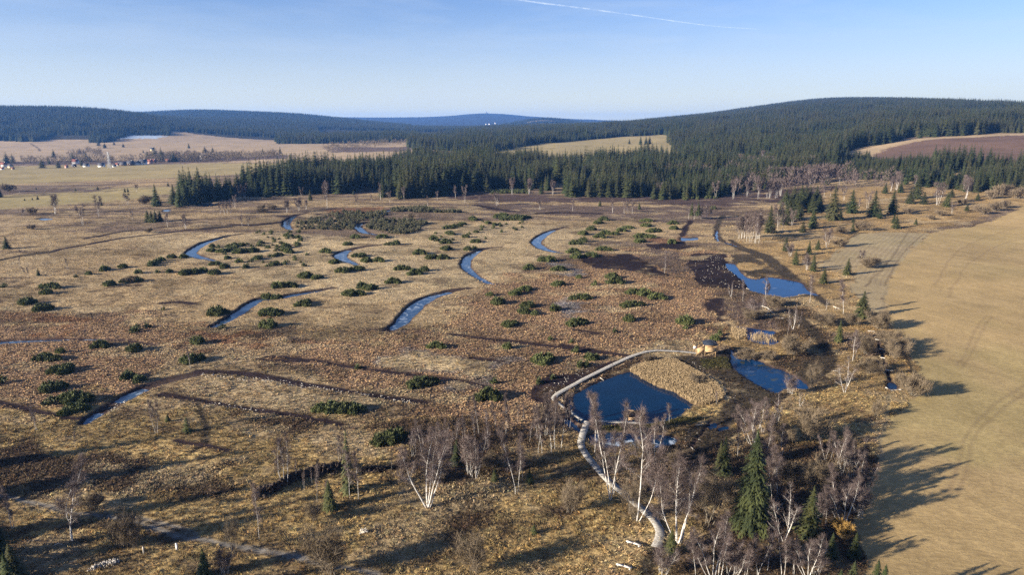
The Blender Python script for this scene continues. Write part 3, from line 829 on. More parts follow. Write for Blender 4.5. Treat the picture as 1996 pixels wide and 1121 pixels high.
class MB:
    """collects boxes, bars and strips into one mesh"""
    def __init__(s): s.v = []; s.f4 = []; s.f3 = []; s.n = 0
    def add(s, V, F4=(), F3=()):
        V = np.asarray(V, float)
        if len(F4): s.f4.append(np.asarray(F4, int) + s.n)
        if len(F3): s.f3.append(np.asarray(F3, int) + s.n)
        s.v.append(V); s.n += len(V)
    def box(s, c, d, rz=0.0, tilt=None):
        x, y, z = np.array(d) / 2
        V = np.array([(-x,-y,-z),(x,-y,-z),(x,y,-z),(-x,y,-z),(-x,-y,z),(x,-y,z),(x,y,z),(-x,y,z)])
        if tilt is not None:
            V = V @ np.array(tilt).T
        ca, sa = math.cos(rz), math.sin(rz)
        V = np.c_[V[:, 0] * ca - V[:, 1] * sa, V[:, 0] * sa + V[:, 1] * ca, V[:, 2]] + np.array(c)
        s.add(V, [(0,3,2,1),(4,5,6,7),(0,1,5,4),(1,2,6,5),(2,3,7,6),(3,0,4,7)])
    def tube(s, pts, rad, k=5, cap=True):
        pts = np.asarray(pts, float); n = len(pts)
        rad = np.broadcast_to(rad, (n,))
        T = np.gradient(pts, axis=0)
        T /= np.linalg.norm(T, axis=1)[:, None] + 1e-9
        ref = np.array([0, 0, 1.0]) if abs(T[:, 2].mean()) < .8 else np.array([1.0, 0, 0])
        U = np.cross(T, ref); U /= np.linalg.norm(U, axis=1)[:, None] + 1e-9
        Wv = np.cross(T, U)
        an = np.arange(k) * 2 * math.pi / k
        V = pts[:, None] + rad[:, None, None] * (np.cos(an)[None, :, None] * U[:, None] + np.sin(an)[None, :, None] * Wv[:, None])
        F = []
        for i in range(n - 1):
            for j in range(k):
                j2 = (j + 1) % k
                F.append((i * k + j, i * k + j2, (i + 1) * k + j2, (i + 1) * k + j))
        s.add(V.reshape(-1, 3), F)
    def mesh(s, name, mat, smooth=False):
        fs = []
        if s.f4: fs.append(np.concatenate(s.f4))
        if s.f3: fs.append(np.concatenate(s.f3))
        return mesh_np(name, np.concatenate(s.v), fs, mat, smooth=smooth)

# ---------------------------------------------------------------- the ground sheet
def build_ground():
    ys = [-130.0]
    while ys[-1] < 14400:
        y = ys[-1]
        if y < 40: st = 3.0 if y < 10 else 1.5
        elif y < 110: st = .42
        elif y < 700: st = .0038 * y
        elif y < 1500: st = .006 * y
        else: st = .010 * y
        ys.append(y + st)
    ys = np.array(ys)
    aa = np.linspace(-1.02, 1.02, 1081)
    Yg, Ag = np.meshgrid(ys, aa, indexing='ij')
    Xg = Ag * (Yg + 200)
    X = Xg.ravel(); Y = Yg.ravel()
    A, B, K = paint(X, Y)
    dep, bare = carve(X, Y)
    pa, pb, pk = C['peat']
    m = (bare * .93)[:, None]
    A = A * (1 - m) + np.array(pa) * m * 1.3; B = B * (1 - m) + np.array(pb) * m * 1.3; K = K * (1 - bare * .6)
    z = macro(X, Y) - dep + micro(X, Y, K) * (1 - .7 * np.clip(bare, 0, 1))
    ny, nx = Yg.shape
    idx = np.arange(ny * nx).reshape(ny, nx)
    F = np.stack([idx[:-1, :-1], idx[:-1, 1:], idx[1:, 1:], idx[1:, :-1]], -1).reshape(-1, 4)
    me = mesh_np('ground', np.c_[X, Y, z], F, M['ground'], smooth=True)
    for nme, D in (('light_tone', A), ('dark_tone', B)):
        at = me.attributes.new(nme, 'FLOAT_COLOR', 'POINT')
        T = np.ones((len(X), 4), np.float32); T[:, :3] = D
        at.data.foreach_set('color', T.ravel())
    at = me.attributes.new('clump', 'FLOAT', 'POINT')
    at.data.foreach_set('value', K.astype(np.float32))
    tag(link('ground', me), kind='structure')
    print('ground verts', len(X))
build_ground()

# ---------------------------------------------------------------- water
def fan(name, P, z, mat):
    # polygon sheet, a little wider than the basin so that the banks cut its edge
    c = P.mean(0)
    Q = P.copy()
    T = np.roll(P, -1, 0) - np.roll(P, 1, 0)
    N = np.c_[T[:, 1], -T[:, 0]]; N /= np.linalg.norm(N, axis=1)[:, None] + 1e-9
    area = 0.5 * np.sum(P[:, 0] * np.roll(P[:, 1], -1) - np.roll(P[:, 0], -1) * P[:, 1])
    Q = P + N * (.5 if area > 0 else -.5)
    me = bpy.data.meshes.new(name)
    me.from_pydata([(x, y, z) for x, y in Q], [], [list(range(len(Q)))])
    me.materials.append(mat)
    return tag(link(name, me), kind='structure')

PM = dict(black_pond='w_black', frozen_pond='w_ice', mirror_pond='w_blue', reed_pond='w_blue', curved_pond='w_weed', ditch_pool='w_black', bog_pool='w_open', puddle='w_ice')
for nme, P in POND:
    c = P.mean(0)
    zz = float(macro(np.array([c[0]]), np.array([c[1]]))[0]) + WATER_Z
    fan(nme, P, zz, M[PM[nme]])
for k, S in enumerate(DITCH):
    P = S[:, :2]
    T = np.gradient(P, axis=0); N = np.c_[-T[:, 1], T[:, 0]]; N /= np.linalg.norm(N, axis=1)[:, None]
    if S[:, 2].max() < .95 and k in (11, 12):
        continue
    w = S[:, 2] * 1.1 + .3
    z = macro(P[:, 0], P[:, 1]) + WATER_Z - .06
    V = np.concatenate([np.c_[P + N * w[:, None], z], np.c_[P - N * w[:, None], z]])
    n = len(P)
    F = np.array([(i, i + 1, n + i + 1, n + i) for i in range(n - 1)])
    me = mesh_np('ditch_water', V, F, M['w_open'] if k in (0, 1, 2, 3, 7, 13, 14) else M['w_ditch'])
    tag(link('ditch_water', me), kind='structure')
# ---------------------------------------------------------------- tree builders
def rot_to(d):
    d = d / (np.linalg.norm(d) + 1e-9)
    return d

def spruce_meshes(seed, H, R, layers, per, sprays, gap=0.0, skew=1.0, low=0.04):
    """a crown of drooping boughs made of needle sprays, and its trunk"""
    rg = np.random.default_rng(seed)
    V = []; F = []; n = 0
    for L in range(layers):
        t = (L + rg.uniform(-.3, .3)) / layers
        t = min(max(t, 0), 1)
        z = H * (low + (1 - low) * t ** .92)
        prof = (1 - t) ** .80 * (0.55 + .45 * min(1, t * 7 + .35))
        lump = 1 + .16 * math.sin(L * 2.1 + seed) + rg.uniform(-.08, .08)
        nb = max(4, int(per * (1 - .55 * t)))
        a0 = rg.uniform(0, 6.28)
        for b in range(nb):
            if rg.random() < gap: continue
            az = a0 + b * 6.283 / nb + rg.uniform(-.3, .3)
            r = R * prof * lump * rg.uniform(.68, 1.15) * (1 + .12 * math.sin(az * 2 + seed))
            if r < .10 * R * .3: r = R * .05
            droop = -.26 - .25 * (1 - t) + rg.uniform(-.1, .1)
            d = np.array([math.cos(az), math.sin(az), 0]); s = np.array([-d[1], d[0], 0])
            zb = z + rg.uniform(-.02, .02) * H
            w = max(.16 * R * .5, r * (.30 if sprays == 1 else .15 if sprays > 5 else .19)) if sprays > 1 else max(.16 * R * .6, r * .42)
            for q in range(sprays):
                f0 = q / sprays; f1 = (q + 1.25) / sprays
                off = rg.uniform(-.25, .25) * w if sprays > 1 else 0
                yaw = rg.uniform(-.5, .5) if sprays > 1 else 0
                dd = d * math.cos(yaw) + s * math.sin(yaw)
                ss = np.array([-dd[1], dd[0], 0])
                p0 = d * r * f0 * .9 + s * off + np.array([0, 0, zb + droop * r * f0 * f0])
                ln = r * (f1 - f0)
                tip = p0 + dd * ln + np.array([0, 0, droop * ln * (1 + f0) + .06 * ln])
                mid = (p0 + tip) / 2
                ww = w * rg.uniform(.7, 1.2) * (1 if sprays == 1 else (1.15 - .5 * f0))
                if sprays > 5:      # seen close: a fan of thin hanging shoots
                    for q2 in range(6):
                        an = rg.uniform(-.9, .9); fd = dd * math.cos(an) + ss * math.sin(an)
                        o_ = p0 + (tip - p0) * rg.uniform(0, .55)
                        l_ = ln * rg.uniform(.45, .95); sd = np.array([-fd[1], fd[0], 0]) * .055
                        e_ = o_ + fd * l_ + np.array([0, 0, (droop - rg.uniform(.0, .35)) * l_])
                        V += [o_ - sd, o_ + sd + np.array([0, 0, .03]), e_]
                        F.append((n, n + 1, n + 2)); n += 3
                    continue
                a = mid + ss * ww - np.array([0, 0, ww * .45]); c = mid - ss * ww - np.array([0, 0, ww * .45])
                m2 = mid + np.array([0, 0, ww * .12])
                V += [p0, a, tip, c, m2]
                F += [(n, n + 1, n + 4), (n + 1, n + 2, n + 4), (n + 2, n + 3, n + 4), (n + 3, n, n + 4)] if sprays > 1 else [(n, n + 1, n + 2), (n, n + 2, n + 3)]
                n += 5
    # leader
    k = R * .07
    V += [np.array([k, 0, H * .93]), np.array([-k * .5, k * .8, H * .93]), np.array([-k * .5, -k * .8, H * .93]), np.array([0, 0, H * 1.03])]
    F += [(n, n + 1, n + 3), (n + 1, n + 2, n + 3), (n + 2, n, n + 3)]
    crown = (np.array(V), np.array(F))
    mb = MB()
    mb.tube([(0, 0, -.4), (0, 0, H * .4), (0, 0, H * .95)], [H * .014 + .03, H * .010 + .02, .02], 5)
    return crown, mb

def broken_stem(rg, x, y, lean, L, nseg, wob):
    pts = [np.array([x, y, -.3])]
    d = np.array([lean[0], lean[1], 1.0]); d /= np.linalg.norm(d)
    for i in range(nseg):
        d = d + rg.normal(0, wob, 3) * np.array([1, 1, .2]) + np.array([0, 0, .04])
        d /= np.linalg.norm(d)
        pts.append(pts[-1] + d * L / nseg)
    return np.array(pts)

def leafless(seed, stems, n_branch, n_twig, twig_len, twig_w, br_len=.34, start=.30, up=.9, spread_sub=2, tw_up=.35, fine=True):
    """stems: (x, y, leanx, leany, length, radius). Returns stems mesh builder and twig triangles"""
    rg = np.random.default_rng(seed)
    mb = MB(); anchors = []
    for (x, y, lx, ly, L, r0) in stems:
        P = broken_stem(rg, x, y, (lx, ly), L, 9, .075)
        t = np.linspace(0, 1, len(P))
        mb.tube(P, (r0 * (1 - t) ** .8 + .01) * .64, 6 if fine else 4)
        for b in range(n_branch):
            tb = start + (1 - start) * ((b + rg.random()) / n_branch) ** .9
            fi = tb * (len(P) - 1); i0 = min(int(fi), len(P) - 2); p = P[i0] + (P[i0 + 1] - P[i0]) * (fi - i0)
            ax = P[i0 + 1] - P[i0]; ax /= np.linalg.norm(ax)
            az = rg.uniform(0, 6.283)
            out = np.array([math.cos(az), math.sin(az), 0])
            l = L * br_len * (1.15 - tb) * rg.uniform(.6, 1.2) + .3
            Q = [p]; d = out * .75 + ax * up; d /= np.linalg.norm(d)
            for s in range(4):
                d = d + rg.normal(0, .14, 3) + np.array([0, 0, .06]); d /= np.linalg.norm(d)
                Q.append(Q[-1] + d * l / 4)
            rb = max(.011, r0 * .26 * (1 - tb) ** .6)
            mb.tube(Q, np.linspace(rb, .010, 5), 4 if fine else 3)
            anchors += [(Q[k] * (1 - f) + Q[k + 1] * f, Q[k + 1] - Q[k], .5 + .5 * (k / 4)) for k in range(1, 4) for f in (0.2, .7)]
            for sb in range(spread_sub):
                q = Q[1 + sb % 3]; d2 = Q[2] - Q[1]; d2 = d2 / np.linalg.norm(d2) + rg.normal(0, .55, 3); d2 /= np.linalg.norm(d2)
                l2 = l * rg.uniform(.35, .6)
                q2 = q + d2 * l2 * .5; d2 = d2 + np.array([0, 0, .1]); q3 = q2 + d2 * l2 * .5
                mb.tube([q, q2, q3], [max(.010, rb * .5), .009, .006], 3)
                anchors += [(q2, d2, .8), (q3, d2, 1.0), ((q2 + q3) / 2, d2, .9)]
        anchors += [(P[-1], P[-1] - P[-2], 1), (P[-2], P[-1] - P[-2], 1)]
    A = np.array([a[0] for a in anchors]); Dv = np.array([a[1] / (np.linalg.norm(a[1]) + 1e-9) for a in anchors])
    k = rg.integers(0, len(A), n_twig)
    o = A[k] + rg.normal(0, twig_len * .22, (n_twig, 3))
    d = Dv[k] * .6 + rg.normal(0, .55, (n_twig, 3)) + np.array([0, 0, tw_up])
    d /= np.linalg.norm(d, axis=1)[:, None]
    l = twig_len * rg.uniform(.5, 1.3, n_twig)[:, None]
    s = np.cross(d, rg.normal(0, 1, (n_twig, 3))); s /= np.linalg.norm(s, axis=1)[:, None]
    V = np.stack([o - s * twig_w, o + s * twig_w, o + d * l], 1).reshape(-1, 3)
    F = np.arange(3 * n_twig).reshape(-1, 3)
    return mb, (V, F)

def shrub(seed, n_stem, H, spread, n_twig, tl, tw, rad=.035):
    rg = np.random.default_rng(seed)
    st = []
    for i in range(n_stem):
        a = rg.uniform(0, 6.283); q = rg.uniform(.1, 1) * spread
        st.append((rg.normal(0, .25), rg.normal(0, .25), math.cos(a) * q, math.sin(a) * q, H * rg.uniform(.7, 1.1), rad * rg.uniform(.6, 1.2)))
    return leafless(seed, st, 4, n_twig, tl, tw, .32, .3, .9, 1)

def pine_bush(seed, a, b, h, lobes, tris, size=.5):
    """low clump of upright needle lobes over an uneven footprint"""
    rg = np.random.default_rng(seed)
    V = []
    pts = []
    while len(pts) < lobes:
        x, y = rg.uniform(-1, 1, 2)
        r = math.hypot(x, y); th = math.atan2(y, x)
        edge = .80 + .20 * math.sin(3 * th + seed) + .10 * math.sin(5 * th + seed * 2)
        if r < edge: pts.append((x, y, r / edge))
    for x, y, r in pts:
        hh = h * (1 - r ** 2.2 * .62) * rg.uniform(.7, 1.15)
        c = np.array([x * a, y * b, 0])
        lr = size * rg.uniform(.7, 1.25)
        lean = np.array([x * .25, y * .25, 0])
        n = tris
        az = rg.uniform(0, 6.283, n); zz = rg.uniform(.0, 1, n) ** .8
        rad = lr * np.sin(np.clip(zz * .85 + .15, 0, 1) * math.pi * .98) ** .7 * .9 + .03
        o = np.c_[np.cos(az) * rad, np.sin(az) * rad, zz * hh] + c + lean * (zz * hh)[:, None]
        d = np.c_[np.cos(az) * .5, np.sin(az) * .5, .8 + 0 * az] + rg.normal(0, .22, (n, 3))
        d /= np.linalg.norm(d, axis=1)[:, None]
        s = np.cross(d, np.c_[np.cos(az), np.sin(az), 0 * az] + rg.normal(0, .3, (n, 3))); s /= np.linalg.norm(s, axis=1)[:, None]
        l = lr * rg.uniform(.55, 1.0, n)[:, None]; w = lr * .26
        V.append(np.stack([o - d * l * .5 - s * w, o - d * l * .5 + s * w, o + d * l], 1).reshape(-1, 3))
    V = np.concatenate(V)
    return V, np.arange(len(V)).reshape(-1, 3)

PROTO = {}
def reg(key, crown, mb, matc, mats, H, cname='crown', tname='trunk'):
    PROTO[key] = (mesh_np(key + '_' + cname, crown[0], crown[1], M[matc]), mb.mesh(key + '_' + tname, M[mats]), H, cname, tname)

for i in range(3):
    c, t = spruce_meshes(11 + i, 20, [4.0, 3.5, 4.4][i], 22, 11, 1, gap=.05)
    reg(f'spruce_far{i}', c, t, 'spruce', 'sprucebark', 20)
for i in range(3):
    c, t = spruce_meshes(31 + i, 12, [2.3, 2.7, 2.1][i], 34, 17, 4, gap=.06)
    reg(f'spruce_mid{i}', c, t, ['spruce', 'greenspruce', 'greenspruce'][i], 'sprucebark', 12)
c, t = spruce_meshes(51, 15, 3.0, 54, 28, 7, gap=.04); reg('spruce_near', c, t, 'spruce', 'sprucebark', 15)
c, t = spruce_meshes(53, 12, 2.1, 30, 13, 4, gap=.22); reg('spruce_thin', c, t, 'greenspruce', 'sprucebark', 12)
c, t = spruce_meshes(57, 14, 3.6, 26, 12, 3, gap=.10, low=.3); reg('pine_tall', c, t, 'spruce', 'sprucebark', 14)

def B(key, seed, stems, nb, nt_, tl=.75, tw=.0145, **kw):
    H = max(s[4] for s in stems)
    mb, tw_ = leafless(seed, stems, nb, int(nt_ * 1.35), tl, tw, **kw)
    reg(key, tw_, mb, kw.pop('tm', 'twig') if False else 'twig', 'bark', H, 'crown', 'trunk')

B('birch_single', 1, [(0, 0, .03, 0, 12, .10)], 16, 2200, br_len=.16, up=1.2)
B('birch_pair', 2, [(-.2, 0, -.07, .03, 11, .10), (.25, .1, .09, 0, 10, .085)], 13, 2600, br_len=.17, up=1.2)
B('birch_triple', 3, [(-.4, 0, -.10, 0, 12, .11), (.1, .2, .02, 0, 11.5, .10), (.5, 0, .10, .02, 11, .10)], 13, 3400, br_len=.2, up=1.1)
B('birch_wide', 4, [(0, 0, -.42, .05, 11, .17), (.1, .1, -.15, .1, 12, .18), (.1, 0, .16, -.05, 12, .17), (.3, 0, .42, .05, 11, .15), (0, .3, .05, .3, 11, .13)], 11, 6200, tl=.85, br_len=.26)
B('birch_vase', 5, [(0, 0, -.34, 0, 10, .12), (.2, 0, .30, .1, 11, .14), (.1, .1, .02, .1, 11, .12), (-.2, 0, -.6, .1, 8, .08)], 11, 4200, br_len=.24)
B('birch_lean', 6, [(0, 0, -.28, .05, 13, .13), (.1, .1, .16, 0, 12, .11)], 14, 3400, br_len=.2)
B('birch_crooked', 7, [(0, 0, .10, 0, 13, .15), (.2, 0, .38, 0, 9, .09)], 13, 3600, br_len=.30, start=.35)
B('birch_bare', 8, [(0, 0, -.30, 0, 10, .14), (.1, 0, .28, .1, 10, .15), (.15, .1, .05, 0, 11, .13)], 12, 1100, br_len=.26, start=.2)
B('birch_slim', 9, [(0, 0, .02, .02, 10, .055)], 12, 900, br_len=.14, up=1.3)
B('birch_far', 10, [(0, 0, .02, 0, 11, .11), (.5, .2, .06, 0, 10, .09)], 8, 750, tl=1.1, tw=.035, br_len=.2, fine=False)
B('birch_far_broad', 12, [(0, 0, -.2, 0, 10, .12), (.5, .2, .15, 0, 10, .11), (0, .3, 0, .2, 9, .1)], 8, 1100, tl=1.2, tw=.035, br_len=.3, fine=False)
B('birch_clump', 13, [(-2.6, 0, -.06, 0, 10, .09), (-1.4, .5, .02, 0, 11, .10), (-.3, -.3, -.03, 0, 11, .09), (.8, .4, .04, 0, 10.5, .10), (1.9, 0, .05, 0, 11, .10), (3.0, .3, .10, 0, 9.5, .09)], 8, 3600, tl=1.0, tw=.026, br_len=.17, up=1.3, fine=False)

mb, tw = shrub(21, 16, 3.6, .75, 3600, .75, .014); reg('willow_bush', tw, mb, 'willow', 'greybark', 3.6, 'crown', 'stems')
mb, tw = shrub(22, 24, 3.0, 1.25, 5200, .6, .016, .028); reg('willow_dome', tw, mb, 'willow', 'greybark', 2.6, 'crown', 'stems')
mb, tw = shrub(23, 11, 5.5, .45, 2600, .8, .013, .045); reg('shrub_tall', tw, mb, 'willow', 'greybark', 5.5, 'crown', 'stems')
mb, tw = shrub(24, 10, 4.2, .5, 2200, .7, .014, .035); reg('birch_bush', tw, mb, 'twig', 'bark', 4.2, 'crown', 'stems')
mb, tw = shrub(25, 14, 3.2, .8, 900, 1.0, .05, .05); reg('shrub_far', tw, mb, 'willow', 'greybark', 3.2, 'crown', 'stems')
mb, tw = shrub(26, 14, 3.2, .7, 3600, .4, .035, .03); reg('yellow_bush', tw, mb, 'yellowleaf', 'greybark', 3.2, 'crown', 'stems')

BUSH = []
for i, (a, b, h, lo) in enumerate([(2.0, 2.1, 2.0, 52), (2.4, 2.1, 2.0, 62), (3.2, 2.0, 1.9, 78), (3.0, 2.4, 1.8, 78), (4.4, 2.0, 1.8, 104), (.8, .8, 1.2, 9), (.6, .5, .9, 6)]):
    V, F = pine_bush(70 + i, a, b, h, lo, 46 if a > 1 else 34, .46 if a > 1 else .36)
    BUSH.append((mesh_np('pine_needles', V, F, M['pine']), a * 2, h))

# ---------------------------------------------------------------- wording
LAND = [((1230, 775), 'the black pond'), ((1377, 680), 'the wooden lookout hut'), ((1232, 860), 'the part frozen pool'),
        ((1190, 925), 'the lower boardwalk'), ((1200, 700), 'the upper boardwalk'),
        ((1515, 558), 'the bright blue pond'), ((1470, 650), 'the small reed pond'), ((1490, 725), 'the curved blue pond'),
        ((395, 490), 'the first crescent ditch'), ((680, 497), 'the hooked ditch'), ((712, 450), 'the zigzag ditch'),
        ((925, 520), 'the thin curved ditch'), ((1068, 470), 'the far right crescent'), ((820, 600), 'the broad ice-filled ditch'),
        ((490, 600), 'the straight blue ditch'), ((80, 663), 'the long flat ditch'), ((225, 770), 'the shallow icy ditch'),
        ((565, 435), 'the red peat ditch'), ((1390, 520), 'the black peat cutting'), ((250, 1010), 'the gravel track'), ((600, 930), 'the root bank'),
        ((1760, 480), 'the striped meadow edge'), ((1345, 462), 'the small square pool'), ((1420, 450), 'the muddy track'),
        ((400, 400), 'the bright marsh pool'), ((1700, 700), 'the meadow drain'), ((1740, 752), 'the little blue pool'), ((870, 990), 'the widest pale birch'),
        ((1460, 950), 'the biggest spruce'), ((750, 655), 'the bare heather slope'), ((870, 740), 'the frosted grass patch')]
def where(px, py, skip=0):
    ds = sorted((math.hypot((px - x) * .7, (py - y) * 1.3), n, x, y) for (x, y), n in LAND)
    d, n, x, y = ds[skip]
    if d < 26: return 'beside ' + n
    dx, dy = px - x, py - y
    far = '' if d < 90 else ''
    if abs(dx) > abs(dy) * 2: return (far + ('right of ' if dx > 0 else 'left of ') + n)
    if abs(dy) > abs(dx) * 1.5: return (far + ('in front of ' if dy > 0 else 'behind ') + n)
    return far + ('in front ' if dy > 0 else 'behind ') + ('right of ' if dx > 0 else 'left of ') + n
USED = {}
TODO = []       # (object, base wording, px, py, category, group)
def ask(o, base, px, py, cat, group):
    o['category'] = cat; o['group'] = group
    TODO.append((o, base, px, py))
ORD = ['first', 'second', 'third', 'fourth', 'fifth', 'sixth', 'seventh', 'eighth', 'ninth', 'tenth', 'eleventh', 'twelfth', 'thirteenth', 'fourteenth']
def settle_labels():
    lab = {}
    for t in TODO:
        lab.setdefault(f"{t[1]} {where(t[2], t[3])}", []).append(t)
    for L, ts in lab.items():
        if len(ts) == 1:
            ts[0][0]['label'] = L; continue
        ts.sort(key=lambda t: t[2])
        for i, t in enumerate(ts):
            if len(ts) == 2: w = ['left-hand ', 'right-hand '][i]
            elif i == 0: w = 'leftmost '
            elif i == len(ts) - 1: w = 'rightmost '
            elif i < 14: w = ORD[i] + ' from left '
            else: w = f'{i + 1}th from left '
            t[0]['label'] = w + L

# ---------------------------------------------------------------- placing things
def plant(key, kind, px, py, hpx, cat='tree', base=None, label=None, group=None, rz=None, wsc=1.0, sink=0.0):
    cm, tm, H, cn, tn = PROTO[key]
    x, y, _ = W(px, py)
    zg = ground_z(x, y)
    depth = y * math.cos(PITCH) + (CAMH - zg) * math.sin(PITCH)
    h = hpx / FPX * depth / math.cos(PITCH) * 1.02
    # foreshortening towards the bottom of the frame
    ang = math.atan2(CAMH - zg, y); h = h / max(.6, math.cos(ang)) * math.cos(PITCH)
    s = h / H
    rz = R0.uniform(0, 6.28) if rz is None else rz
    o = empty(kind, (x, y, zg - sink), rz, (s * wsc, s * wsc, s))
    link(tn, tm, o); link(cn, cm, o)
    if label:
        tag(o, label, cat, group)
    else:
        ask(o, base, px, py, cat, group)
    return o

def P_(tag_, x, y): return Z(tag_, x, y)

